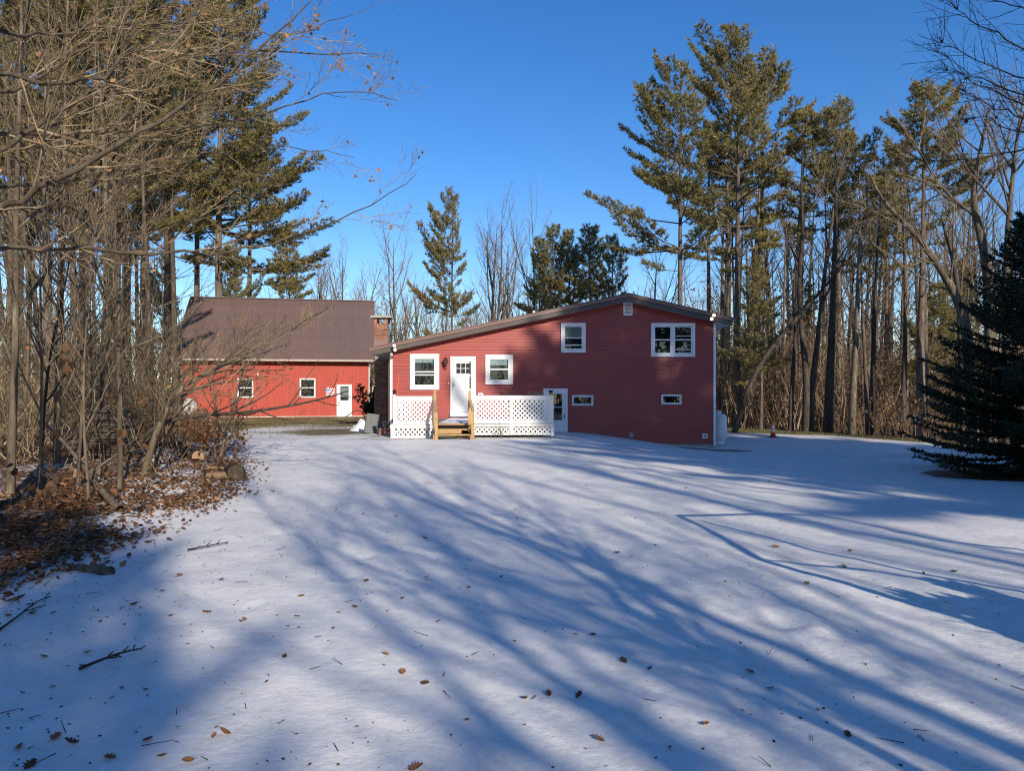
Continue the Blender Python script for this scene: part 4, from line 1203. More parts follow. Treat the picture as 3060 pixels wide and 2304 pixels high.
def pine(name, seed, H, cb, maxl, r=None, needles='needles', bark='bark_pine', shape=.75, lean=(0, 0), side=None, drop=.14, tuft=1.0, dead=10, low=None, K=7, dens=1.0, ns=1.0):
    """white pine: trunk with whorled limbs, sprays of needle tufts; returns a hidden-from-nothing proto (trunk mesh, crown mesh)"""
    rng = random.Random(seed); rn = np.random.RandomState(seed)
    r = r or H * .0090
    n = 14
    pts = []; rad = []
    wx, wy = rng.uniform(-1, 1), rng.uniform(-1, 1)
    for i in range(n + 1):
        t = i / n
        pts.append((lean[0] * t * H + wx * .012 * H * sin(t * 4.0), lean[1] * t * H + wy * .012 * H * sin(t * 3.3 + 1), t * H))
        rad.append(r * (1 - t) ** .8 * (1 + .45 * math.exp(-t * 28)) + .012)
    pts[0] = (pts[0][0], pts[0][1], -.5)
    def at(z):
        t = max(0, min(.999, z / H)) * n; i = int(t); f = t - i
        a, b = pts[i], pts[i + 1]
        return (a[0] + (b[0] - a[0]) * f, a[1] + (b[1] - a[1]) * f, z), rad[i] + (rad[i + 1] - rad[i]) * f
    Sg = []; TP = []; TD = []
    z = cb * H
    limbs = []
    while z < H * .985:
        t = (z / H - cb) / (1 - cb)
        k = rng.choice((4, 5, 5, 6)) if t < .8 else 4
        a0 = rng.uniform(0, 6.28)
        for j in range(k):
            if rng.random() < drop * (1.6 - t): continue
            limbs.append((z + rng.uniform(-.12, .12), a0 + j * 6.283 / k + rng.uniform(-.25, .25), t, 1.0))
        z += rng.uniform(.48, .86) * (1.1 - .45 * t) * (H / 20) ** .5 / dens
    if low:
        for (zf, az, ls) in low: limbs.append((zf * H, az, .02, ls))
    for (z, a, t, ls) in limbs:
        L = maxl * ((1 - t) ** shape * .93 + .07) * (.55 + .45 * min(1, t * 3 + .35)) * rng.choice((.55, .75, .9, 1.0, 1.1, 1.3)) * rng.uniform(.9, 1.1) * ls
        if side is not None: L *= 1 + .38 * cos(a - side)
        if L < .15: L = .15
        e = radians(5 + 60 * t ** 1.0 + rng.uniform(-10, 10))
        p, tr = at(z)
        d = (cos(a) * cos(e), sin(a) * cos(e), sin(e))
        m = 6
        rr = min(tr * .5, .012 + L * .011)
        q = p; prev = d
        path = [(q, d)]
        for i in range(m):
            s = (i + 1) / m
            upb = (-.05 if s < .5 else .16) + .02
            w = rdir(rng)
            d = vnorm((d[0] + w[0] * .11, d[1] + w[1] * .11, d[2] + w[2] * .08 + upb * .6))
            nq = vadd(q, vmul(d, L / m))
            Sg.append((*q, *nq, rr * (1 - .85 * (s - 1 / m)), rr * (1 - .85 * s)))
            q = nq; path.append((q, d))
        # side twigs in the plane of the limb
        step = .165 / dens
        ntw = max(2, int(L / step))
        for j in range(ntw):
            s = .30 + .68 * (j + rng.random() * .8) / ntw
            i = min(m - 1, int(s * m)); f = s * m - i
            A, B = path[i][0], path[i + 1][0]; dd = path[i + 1][1]
            bp = (A[0] + (B[0] - A[0]) * f, A[1] + (B[1] - A[1]) * f, A[2] + (B[2] - A[2]) * f)
            hz_ = vnorm((-dd[1], dd[0], 0)) if abs(dd[2]) < .97 else (1, 0, 0)
            sg = 1 if j % 2 else -1
            sp = rng.uniform(.6, 1.1)
            td = vnorm((dd[0] * .75 + hz_[0] * sg * sp, dd[1] * .75 + hz_[1] * sg * sp, dd[2] * .75 + rng.uniform(-.1, .35)))
            tl = min(1.15, L * .36) * (1.15 - .8 * s) * rng.uniform(.6, 1.25) + .10
            te = vadd(bp, vmul(td, tl))
            Sg.append((*bp, *te, .010, .004))
            nt_ = max(2, int(tl / .125 * tuft))
            for c in range(nt_):
                f2 = .25 + .75 * (c + .6) / nt_
                TP.append((bp[0] + td[0] * tl * f2 + rng.gauss(0, .05), bp[1] + td[1] * tl * f2 + rng.gauss(0, .05), bp[2] + td[2] * tl * f2 + rng.gauss(0, .05))); TD.append(td)
        for c in range(3):
            TP.append(vadd(path[-1][0], vmul(d, -.08 * c))); TD.append(d)
    # dead stubs below the crown
    for j in range(dead):
        z = rng.uniform(.12, cb) * H if cb > .15 else .1 * H
        a = rng.uniform(0, 6.28); p, tr = at(z)
        grow(Sg, rng, p, (cos(a), sin(a), rng.uniform(-.1, .25)), rng.uniform(.4, 1.9), .018, .005, 3, .18, .0, [(2, .4, .7, 2)], 1)
    for c in range(6):
        TP.append((pts[-1][0], pts[-1][1], H - .1 * c)); TD.append((0, 0, 1))
    V1, F1 = tube_np(pts, rad, 9)
    V2, F2 = segs_np(Sg, 4)
    V, F = join_np([(V1, F1), (V2, F2)])
    tm = np_mesh('trunk', V, F, M[bark], True)
    Vn, Fn = needles_np(TP, TD, rn, K + 3, .215 * ns, .037 * ns, .72, .28)
    cm = np_mesh('crown', Vn, Fn, M[needles])
    return tm, cm

def bare(name, seed, H, r, bark='bark_grey', kids=None, start=.35, nl=9, spread=.75, wob=.10, lean=(0, 0), twig='twig', path=None, up=.10, limb=.42, fork=None, n=14, sides=8, leaves=0, leafmat='beech_leaf'):
    """leafless tree: trunk mesh with main limbs, crown mesh with branches and twigs"""
    rng = random.Random(seed)
    pts = []; rad = []
    if path is None:
        wx, wy, ph = rng.uniform(-1, 1), rng.uniform(-1, 1), rng.uniform(0, 6)
        for i in range(n + 1):
            t = i / n
            pts.append((lean[0] * t * H + wx * .022 * H * sin(t * 4.2 + ph) - wx * .022 * H * sin(ph), lean[1] * t * H + wy * .02 * H * sin(t * 3.7), t * H))
            rad.append(r * (1 - t) ** .85 * (1 + .5 * math.exp(-t * 30)) + .010)
        pts[0] = (pts[0][0], pts[0][1], -.5)
    else:
        pts = [tuple(p) for p in path]; m = len(pts) - 1
        # resample with a little wander
        Pn = np.array(pts); tt = np.linspace(0, 1, m + 1); t2 = np.linspace(0, 1, n + 1)
        Q = np.stack([np.interp(t2, tt, Pn[:, k]) for k in range(3)], 1)
        for _ in range(2):
            Q[1:-1] = .25 * Q[:-2] + .5 * Q[1:-1] + .25 * Q[2:]
        pts = [tuple(q) for q in Q]
        rad = [r * (1 - .88 * (i / n) ** .9) + .004 for i in range(n + 1)]
    Sg = []; Tw = []; tips = []
    V1, F1 = tube_np(pts, rad, sides)
    kids = kids or [(8, .42, .75, 4), (6, .45, .75, 3)]
    total = sum(sqrt(sum((pts[i + 1][k] - pts[i][k]) ** 2 for k in range(3))) for i in range(len(pts) - 1))
    for j in range(nl):
        t = start + (1 - start) * (j + rng.random()) / nl
        i = min(n - 1, int(t * n)); f = t * n - i
        a, b = pts[i], pts[i + 1]
        p = (a[0] + (b[0] - a[0]) * f, a[1] + (b[1] - a[1]) * f, a[2] + (b[2] - a[2]) * f)
        ax = vnorm((b[0] - a[0], b[1] - a[1], b[2] - a[2]))
        w = rdir(rng); dot = sum(w[k] * ax[k] for k in range(3)); w = vnorm(tuple(w[k] - ax[k] * dot for k in range(3)))
        an = spread * rng.uniform(.75, 1.2)
        d = vnorm(tuple(ax[k] * cos(an) + w[k] * sin(an) for k in range(3)))
        L = total * limb * (1.15 - .75 * (t - start) / (1 - start + 1e-6)) * rng.uniform(.7, 1.2)
        rr = min(rad[i] * .62, .008 + L * .0105)
        main = []
        # the limb itself belongs to the trunk mesh, its twigs to the crown
        k0 = len(Tw)
        grow(Tw, rng, p, d, L, rr, max(.004, rr * .25), 8, wob, up, kids, len(kids), tips)
        Sg += Tw[k0:k0 + 8]; del Tw[k0:k0 + 8]
    parts = [(V1, F1)]
    if Sg: parts.append(segs_np(Sg, 5))
    V, F = join_np(parts)
    tm = np_mesh('trunk', V, F, M[bark], True)
    Vc, Fc = segs_np(Tw, 3)
    cm = np_mesh('crown', Vc, Fc, M[twig])
    lm = None
    if leaves:
        rn = np.random.RandomState(seed)
        T = np.array(Tw)
        idx = rn.choice(len(T), min(leaves, len(T)), replace=False)
        Vl, Fl = leaf_quads(T[idx, 3:6], rn, .085)
        lm = np_mesh('dry_leaves', Vl, Fl, M[leafmat])
    return tm, cm, lm

def plant(name, meshes, label, cat, loc, rz=0.0, sc=1.0, group=None):
    r = thing(name, label, cat, loc, rz, group)
    r.scale = sc if isinstance(sc, tuple) else (sc, sc, sc)
    for me, nm in zip(meshes, ('trunk', 'crown', 'dry_leaves')):
        if me is None: continue
        c = link(nm, me, r)
        if nm != 'trunk' and nm != 'crown': c['kind'] = 'stuff'
    return r

def at_px(u, d, dz=0.0):
    x = WX(u, d)
    return (x, d, gz(x, d) + dz)

def fit(u, v_top, d, H):
    """place + scale so the top of a tree of height H shows at photo row v_top"""
    x = WX(u, d); z = gz(x, d)
    top = EYE - (v_top - HV) * d / FPX
    return (x, d, z), (top - z) / H

# ------------------------------------------------------------------ pine kinds
PV = {}
PV['full'] = (pine('p', 11, 22, .50, 5.0, shape=.62, side=3.1, low=[(.49, 3.3, .85), (.44, 3.0, .8), (.47, .4, .6)], drop=.26), 22)
PV['broad'] = (pine('p', 12, 22, .46, 4.9, shape=.52, drop=.28, side=.3, low=[(.44, .2, .8), (.42, 5.6, .7)]), 22)
PV['top'] = (pine('p', 13, 20, .66, 3.2, shape=.50, drop=.28, dead=26, low=[(.58, 1.0, .6), (.52, 4.0, .7)]), 20)
PV['slim'] = (pine('p', 14, 19, .60, 2.7, shape=.6, drop=.32, dead=22, side=.6), 19)
PV['young'] = (pine('p', 15, 13, .26, 2.9, shape=.7, drop=.26, needles='needles', dead=6), 13)
PV['layer'] = (pine('p', 16, 15, .30, 3.6, shape=.52, drop=.42, side=3.0, dead=8, needles='needles'), 15)
PV['dark'] = (pine('p', 17, 16, .36, 2.9, shape=.5, drop=.3, needles='needles', dead=10), 16)
PV['big'] = (pine('p', 18, 26, .32, 5.8, shape=.50, drop=.28, needles='needles', dead=16, K=6), 26)
PV['dense'] = (pine('p', 19, 24, .30, 4.6, shape=.45, drop=.08, needles='needles_dk', dead=4, K=6, ns=1.25), 24)

# ------------------------------------------------------------------ bare kinds
BV = {}
BV['tall'] = (bare('b', 21, 17, .15, 'bark_grey', [(8, .40, .7, 4), (5, .42, .75, 3)], start=.5, nl=11, limb=.26), 17)
BV['tall2'] = (bare('b', 22, 18, .17, 'bark_brown', [(8, .40, .7, 4), (5, .42, .75, 3)], start=.55, nl=10, limb=.24, wob=.13), 18)
BV['pole'] = (bare('b', 23, 15, .10, 'bark_dark', [(6, .38, .7, 3), (4, .42, .75, 2)], start=.45, nl=12, limb=.15), 15)
BV['snag'] = (bare('b', 24, 15, .13, 'bark_brown', [(4, .35, .7, 3)], start=.30, nl=22, limb=.10, spread=1.25, up=.02), 15)
BV['spread'] = (bare('b', 25, 13, .20, 'bark_grey', [(9, .45, .65, 4), (6, .45, .7, 3), (3, .45, .7, 2)], start=.22, nl=9, limb=.55, spread=.55, up=.13), 13)
BV['vase'] = (bare('b', 26, 12, .16, 'bark_grey', [(8, .46, .6, 4), (6, .45, .65, 3)], start=.16, nl=10, limb=.62, spread=.62, up=.10), 12)
BV['sapling'] = (bare('b', 27, 7, .035, 'bark_tan', [(5, .5, .6, 4), (2, .55, .6, 3)], start=.25, nl=14, limb=.32, spread=.7, wob=.12), 7)
BV['sapling2'] = (bare('b', 28, 8, .028, 'bark_brown', [(5, .52, .6, 5), (2, .55, .6, 4)], start=.2, nl=12, limb=.40, spread=.7, wob=.13, leaves=60), 8)
BV['beech'] = (bare('b', 29, 9, .036, 'bark_grey', [(6, .5, .6, 5), (4, .5, .65, 4)], start=.18, nl=13, limb=.44, spread=.95, wob=.11, up=.05, leaves=110), 9)

def put_pine(kind, u, v_top, d, label, rz=0.0, wide=1.0, group=None):
    if kind in ('full', 'broad', 'top', 'slim'): v_top += 48          # limb tips overtop the leader
    loc, s = fit(u, v_top, d, PV[kind][1])
    return plant('pine_tree', PV[kind][0], label, 'pine tree', loc, rz, (s * wide, s * wide, s), group)
def put_bare(kind, u, v_top, d, label, rz=0.0, wide=1.0, group=None, name='bare_tree', cat='bare tree'):
    loc, s = fit(u, v_top, d, BV[kind][1])
    return plant(name, BV[kind][0], label, cat, loc, rz, (s * wide, s * wide, s), group)

LM_R = [(2034, 'the leftmost tall pine'), (2120, 'the half hidden thin pine'), (2165, 'the pale trunk behind the house corner'), (2205, 'the tallest pine'), (2240, 'the trunk with flared roots'), (2300, 'the traffic cone'), (2362, 'the slender dark trunk'), (2412, 'the V-shaped tree'), (2478, 'the thick dark trunk'), (2550, 'the mottled grey trunk'), (2590, 'the crooked trunk'), (2612, 'the bent bare pole'), (2650, 'the yellowish thin pine'), (2700, 'the dark straight trunk'), (2737, 'the grey utility box'), (2762, 'the lone flat-armed pine'), (2820, 'the spruce left side'), (2900, 'the arching grey tree'), (2960, 'the crooked bare tree'), (3040, 'the dark spruce')]
LM_L = [(30, 'the lichened edge trunk'), (75, 'the leftmost oak leaf clump'), (125, 'the dark leaning stem'), (172, 'the broad pale trunk'), (210, 'the upper oak leaves'), (250, 'the straight pale sapling'), (308, 'the brown trunk'), (340, 'the timber stack'), (420, 'the pale crooked tree'), (505, 'the tall pine by the barn'), (565, 'the barn gas tank')]
LM_B = [(880, 'the small barn pine'), (985, 'the barn ridge'), (1140, 'the brick chimney'), (1185, 'the chimney-side bare tree'), (1270, 'the low roof end'), (1352, 'the lone layered pine'), (1482, 'the wide bare tree'), (1595, 'the roof vent pipe'), (1650, 'the second cluster pine'), (1764, 'the darkest cluster pine'), (1832, 'the last cluster pine'), (1878, 'the gable peak'), (1960, 'the double gable window'), (2034, 'the leftmost tall pine'), (2100, 'the right roof slope')]
_used = {}
def unique(what, u, d, marks):
    mk = sorted(marks, key=lambda q: abs(q[0] - u))
    for rel2 in ('', ' farther back', ' in front'):
        for (mu, nm) in mk[:3]:
            rel = 'just left of' if u < mu else 'just right of'
            if abs(u - mu) > 60: rel = 'well left of' if u < mu else 'well right of'
            lb = f'{what}{rel2} {rel} {nm}'
            if lb not in _used:
                _used[lb] = 1
                return lb
    return what + ' among many alike'

# ------------------------------------------------------------------ right woods: named trees
G_R = 'tall trees of the wood right of the house'
put_pine('full', 2034, 160, 42, 'full dark-sided pine, leftmost of the tall pines behind the red house gable', .15, 1.0, G_R)
put_pine('broad', 2205, 75, 44, 'tallest and broadest pine rising behind the right end of the red house', 2.2, 1.0, G_R)
put_pine('top', 2278, 140, 47, 'tall pine at the right shoulder of the broadest pine', .8, 1.05, G_R)
put_pine('slim', 2395, 292, 46, 'slim pine between the broadest pine and the bare stems', .2, 1.25, G_R)
put_pine('top', 2500, 286, 45, 'bushy-topped pine on a bare stem right of the slim pine', 3.0, .95, G_R)
put_pine('top', 2762, 226, 40, 'lone flat-armed pine standing highest near the dark spruce', 4.6, 1.05, G_R)
put_pine('slim', 2698, 385, 44, 'small-crowned pine just left of the lone flat-armed pine', 2.9, 1.1, G_R)
put_pine('slim', 2650, 470, 47, 'thin pine with yellowish crown among the bare stems', 1.2, 1.0, G_R)
put_pine('slim', 2120, 330, 50, 'thin pine half hidden between the two tallest pines', 5.0, 1.0, G_R)
put_pine('young', 2268, 770, 40, 'low feathery pine below the broadest pine crown', .5, 1.0, G_R)
put_pine('young', 2790, 850, 44, 'low layered pine left of the dark spruce top', 2.5, 1.2, G_R)
put_pine('layer', 2400, 860, 52, 'low sparse pine behind the forked bare trunk', 1.5, .9, G_R)
put_pine('layer', 2570, 1000, 62, 'far low pine seen between poles right of the wood centre', 4.0, 1.2, G_R)
put_pine('young', 2870, 780, 52, 'shaded pine directly behind the dark spruce', 1.9, 1.0, G_R)

def px_tree(kind_seed, pxs, d, r, label, bark='bark_grey', nl=9, start=.4, limb=.3, kids=None, name='bare_tree', cat='bare tree', spread=.8, ddep=None, n=14, group=None, leaves=0, up=.08, twig='twig'):
    """bare tree whose trunk runs through photo pixels (u, v) listed from the ground up"""
    W0 = W(*pxs[0], d)
    W0.z = min(W0.z, gz(W0.x, d))
    P = []
    for i, (u, v) in enumerate(pxs):
        dd = d + (ddep[i] if ddep else 0)
        P.append(W(u, v, dd) - W0)
    P[0] = Vector((0, 0, -.3))
    ms = bare('b', kind_seed, 10, r, bark, kids or [(7, .42, .7, 4), (5, .45, .75, 3)], start=start, nl=nl, limb=limb, path=P, spread=spread, n=n, leaves=leaves, up=up, twig=twig)
    return plant(name, ms, label, cat, W0, 0, 1.0, group)

px_tree(41, [(2405, 1330), (2412, 1180), (2408, 1080), (2390, 960), (2385, 800), (2405, 690), (2390, 560), (2400, 470)], 38, .22, 'dark left stem of the V-shaped tree behind the traffic cone', 'bark_dark', 10, .45, .22, group=G_R)
px_tree(42, [(2420, 1330), (2424, 1160), (2440, 1060), (2452, 940), (2462, 820), (2490, 650), (2500, 520), (2540, 420)], 38.3, .20, 'right stem of the V-shaped tree leaning away to the right', 'bark_grey', 11, .4, .24, group=G_R)
px_tree(43, [(2473, 1340), (2478, 1150), (2486, 1000), (2492, 800), (2500, 600), (2496, 480)], 37, .27, 'thick dark trunk straight behind the crest, right of the V-shaped tree', 'bark_dark', 10, .5, .2, group=G_R)
px_tree(44, [(2545, 1345), (2548, 1180), (2560, 980), (2566, 800), (2572, 640), (2568, 520)], 35.5, .2, 'mottled grey trunk at the middle of the wood edge', 'bark_grey', 9, .5, .2, group=G_R)
px_tree(45, [(2596, 1345), (2588, 1150), (2578, 950), (2572, 800), (2580, 700)], 36, .13, 'thin crooked trunk beside the mottled grey trunk', 'bark_brown', 8, .5, .2, group=G_R)
px_tree(46, [(2604, 1345), (2608, 1120), (2612, 950), (2620, 780), (2628, 650), (2636, 560)], 35, .14, 'slightly bent bare pole with broken twigs right of the crooked trunk', 'bark_dark', 12, .3, .1, group=G_R)
px_tree(47, [(2698, 1340), (2700, 1180), (2706, 1000), (2704, 800), (2700, 600)], 34.5, .17, 'dark straight trunk left of the grey utility box', 'bark_dark', 9, .45, .14, group=G_R)
px_tree(48, [(2752, 1345), (2752, 1180), (2750, 1000), (2756, 850), (2757, 640), (2760, 520)], 34, .26, 'stout trunk standing directly right of the grey utility box', 'bark_brown', 8, .5, .14, group=G_R)
px_tree(49, [(2238, 1290), (2240, 1200), (2238, 1080), (2246, 960), (2252, 840), (2262, 700), (2272, 560), (2268, 430)], 46, .28, 'pale sunlit trunk with flared roots near the gas tank', 'bark_tan', 8, .5, .2, group=G_R)
px_tree(50, [(2160, 1330), (2163, 1150), (2172, 1000), (2180, 850), (2175, 700), (2170, 560), (2182, 430)], 46.5, .30, 'pale broad trunk close behind the right house corner', 'bark_tan', 8, .5, .22, group=G_R)
px_tree(51, [(2360, 1335), (2366, 1150), (2378, 1000), (2370, 860), (2384, 700)], 38.8, .15, 'slender dark trunk left of the V-shaped tree', 'bark_dark', 8, .45, .2, group=G_R)
# leaning dead trunk caught in the crowns
px_tree(52, [(2190, 1160), (2252, 1100), (2360, 975), (2455, 868), (2560, 745), (2668, 648)], 37.8, .16, 'dead trunk leaning diagonally across the standing trees', 'bark_dark', 8, .4, .12, [(3, .4, .7, 3)], group=G_R)
# arching tree and crooked crown right, behind the spruce
px_tree(53, [(2905, 1330), (2900, 1000), (2870, 905), (2815, 805), (2757, 725), (2690, 650), (2630, 595), (2600, 520)], 31, .26, 'grey tree arching far to the left above the utility box', 'bark_grey', 13, .3, .26, [(8, .42, .7, 4), (6, .45, .75, 3)], group=G_R)
px_tree(54, [(2960, 1330), (2962, 900), (2950, 780), (2925, 680), (2905, 600), (2915, 520), (2940, 400), (2955, 320)], 30, .26, 'crooked bare tree behind the dark spruce, its top bending twice', 'bark_grey', 14, .45, .3, [(9, .42, .7, 4), (7, .45, .75, 3)], group=G_R)
px_tree(55, [(2880, 1330), (2868, 900), (2850, 780), (2820, 680), (2812, 640)], 32, .15, 'broken-topped stem behind the spruce left side', 'bark_dark', 9, .45, .2, group=G_R)
px_tree(56, [(3010, 1330), (3005, 800), (3018, 600), (3040, 400), (3065, 250)], 29, .17, 'bare tree rising behind the spruce at its right', 'bark_grey', 14, .4, .3, [(8, .42, .7, 4), (6, .45, .75, 3)], group=G_R)

# fill: straight poles in the right wood, seen only as stems between the others
rf = random.Random(31)
kinds = ['tall', 'tall2', 'pole', 'pole', 'snag', 'pole', 'tall']
POLE_L = {'tall': 'bare grey trunk', 'tall2': 'bare brown trunk', 'pole': 'thin bare pole', 'snag': 'stubby dead stem'}
for k in range(84):
    u = 2150 + 930 * (k + rf.random()) / 84
    d = rf.uniform(43, 66)
    kd = rf.choice(kinds)
    put_bare(kd, u, rf.uniform(420, 860), d, unique(POLE_L[kd], u, d, LM_R), rf.uniform(0, 6.28), rf.uniform(.8, 1.15), 'poles deep in the right wood')

# ------------------------------------------------------------------ background behind the house
G_B = 'trees beyond the house roof'
put_pine('layer', 1352, 588, 60, 'lone layered pine above the low end of the house roof', .2, .78, G_B)
put_pine('dark', 1612, 720, 64, 'dark pine, first of the cluster over the roof slope', .6, .8, G_B)
put_pine('dark', 1650, 683, 62, 'second and taller pine of the cluster over the roof slope', 2.6, .95, G_B)
put_pine('young', 1702, 692, 63, 'olive pine in the middle of the cluster over the roof slope', 1.4, 1.0, G_B)
put_pine('dark', 1764, 683, 61, 'darkest and widest pine of the cluster near the roof ridge', 4.1, 1.25, G_B)
put_pine('dark', 1832, 712, 64, 'thin pine at the right end of the cluster above the roof ridge', 5.1, .85, G_B)
put_bare('vase', 1185, 725, 56, 'pale bare tree rising beside the brick chimney', .4, .9, G_B)
put_bare('spread', 1482, 680, 58, 'wide many-stemmed bare tree behind the middle of the roof', 1.2, 1.0, G_B)
put_bare('vase', 1590, 660, 66, 'tall wispy bare tree beside the pine cluster', 2.0, .7, G_B)
put_bare('vase', 1510, 740, 57, 'pale multi-stemmed bush leaning beside the wide bare tree', 3.5, .9, G_B)
put_bare('spread', 1020, 770, 72, 'reddish bare tree above the barn ridge, right part', 3.0, 1.0, G_B)
put_bare('spread', 950, 790, 74, 'reddish bare tree above the middle of the barn ridge', 4.2, 1.0, G_B)
put_bare('vase', 1960, 760, 60, 'bare tree between the pine cluster and the gable peak', 4.6, .9, G_B)
for k in range(40):
    u = 860 + 1300 * (k + rf.random()) / 40
    d = rf.uniform(74, 105)
    kd = rf.choice(['spread', 'vase', 'vase', 'tall'])
    put_bare(kd, u, rf.uniform(830, 960), d, unique({'spread': 'far wide-crowned tree', 'vase': 'far upright bare tree', 'tall': 'far straight bare tree'}[kd], u, d, LM_B), rf.uniform(0, 6.28), rf.uniform(.8, 1.2), 'far bare trees behind the house')

# ------------------------------------------------------------------ left woods
G_L = 'trees of the wood on the left'
put_pine('big', 665, -150, 55, 'large dense pine standing behind the left end of the barn roof', 1.0, 1.0, G_L)
put_pine('big', 495, -250, 53, 'tall pine left of the dense pine behind the barn', 3.4, .85, G_L)
put_pine('full', 745, 330, 57, 'shorter pine leaning out over the barn roof', 3.0, 1.25, G_L)
put_pine('big', 330, -500, 31, 'tall pine in the middle of the left wood', 5.0, .8, G_L)
put_pine('big', 150, -450, 29, 'pine deep in the far left of the wood', .3, .9, G_L)
put_pine('full', 590, 60, 58, 'pine seen between the two tallest pines by the barn', 2.0, 1.0, G_L)
put_pine('young', 862, 690, 56, 'small pine behind the barn ridge', 1.0, 1.1, G_L)
put_pine('layer', 690, 740, 56, 'yellowish low pine brushing the barn roof edge', 2.6, .8, G_L)
put_pine('layer', 500, 780, 52, 'low pine spray at the far left of the barn roof', 1.0, .9, G_L)
rl = random.Random(77)
for k in range(24):
    t = (k + rl.random()) / 24
    u = -60 + 590 * t
    d = rl.uniform(24, 44)
    kd = rl.choice(['pole', 'tall2', 'pole', 'snag', 'snag', 'tall'])
    lb = unique({'tall': 'bare grey trunk', 'tall2': 'bare brown trunk', 'pole': 'thin bare pole', 'snag': 'stubby dead stem'}[kd], u, d, LM_L)
    put_bare(kd, u, rl.uniform(0, 500), d, lb, rl.uniform(0, 6.28), rl.uniform(.8, 1.1), 'bare trunks in the left wood')
for k in range(14):
    t = (k + rl.random()) / 14
    u = -40 + 540 * t
    d = rl.uniform(9.5, 26)
    x = WX(u, d)
    if x > edge_x(d) - .3: x = float(edge_x(d)) - rl.uniform(.3, 2.0)
    kd = rl.choice(['sapling', 'sapling2', 'beech', 'sapling2'])
    s = rl.uniform(.55, 1.05)
    lb = unique({'sapling': 'tan whip-like sapling', 'sapling2': 'twiggy brown sapling', 'beech': 'young beech with pale leaves'}[kd], CU + x * FPX / d, d, LM_L)
    plant('sapling', BV[kd][0], lb, 'sapling', (x, d, gz(x, d)), rl.uniform(0, 6.28), s, 'saplings of the left wood edge')

put_pine('big', 250, -200, 40, 'pine showing between the two left trunks far back', 2.2, .9, G_L)
put_pine('big', 20, -300, 36, 'pine at the left border behind the bare stems', 4.2, .9, G_L)
put_pine('full', 430, 80, 44, 'rounder pine far back in the left wood', 1.2, 1.1, G_L)
# near trees at the wood edge, trunks through photo pixels
KD = [(7, .50, .55, 6), (4, .5, .6, 5)]
px_tree(61, [(418, 1462), (432, 1400), (449, 1340), (490, 1228), (525, 1170), (556, 1141), (663, 1095), (760, 1045), (850, 993), (960, 930)], 12.6, .068, 'pale crooked small tree bending right in front of the barn', 'bark_tan', 16, .28, .34, [(8, .45, .7, 4), (6, .48, .75, 4)], cat='small tree', name='small_tree', ddep=[0, 0, .1, .2, .3, .3, .5, .7, .9, 1.0], up=.03, leaves=26, group=G_L)
px_tree(62, [(650, 1395), (658, 1360), (673, 1309), (690, 1240), (705, 1180), (722, 1110), (735, 1060), (742, 1000)], 16.4, .042, 'slim sapling with rising twigs in front of the barn windows', 'twig_red', 18, .12, .5, [(5, .4, .55, 4), (4, .4, .6, 3)], cat='sapling', name='sapling', up=.05, spread=.6, twig='twig_red', group=G_L)
px_tree(63, [(644, 1398), (640, 1330), (655, 1260), (640, 1150), (610, 1060), (590, 990)], 16.5, .028, 'thin side stem of the slim sapling leaning left', 'twig_red', 10, .25, .4, [(4, .4, .55, 4), (3, .4, .6, 3)], cat='sapling', name='sapling', up=.05, spread=.6, twig='twig_red', group=G_L)
px_tree(64, [(30, 1500), (34, 1300), (50, 1000), (46, 600), (60, 300), (66, -60), (70, -300)], 11.0, .068, 'grey-barked trunk at the very left edge with lichen patches', 'bark_grey', 14, .25, .34, KD, name='bare_tree', leaves=70, group=G_L)
px_tree(65, [(168, 1420), (172, 1250), (176, 1100), (182, 900), (196, 600), (190, 250), (210, -150)], 14.0, .078, 'broad pale trunk second from the left edge', 'bark_tan', 12, .3, .3, KD, name='bare_tree', leaves=60, group=G_L)
px_tree(66, [(243, 1400), (250, 1150), (258, 800), (272, 500), (286, 150), (300, -200)], 15.5, .036, 'slender pale sapling trunk standing dead straight', 'bark_tan', 12, .35, .26, KD[:2], name='bare_tree', group=G_L)
px_tree(67, [(120, 1440), (128, 1250), (150, 1050), (200, 830), (230, 640)], 12.6, .032, 'dark leaning stem between the two broad left trunks', 'bark_dark', 11, .3, .4, KD[:2], name='bare_tree', leaves=40, group=G_L)
px_tree(68, [(305, 1380), (300, 1200), (312, 1000), (330, 800), (322, 560), (345, 300), (350, 0)], 18, .06, 'brown trunk beside the stacked timber', 'bark_brown', 12, .3, .3, KD[:2], name='bare_tree', leaves=40, group=G_L)

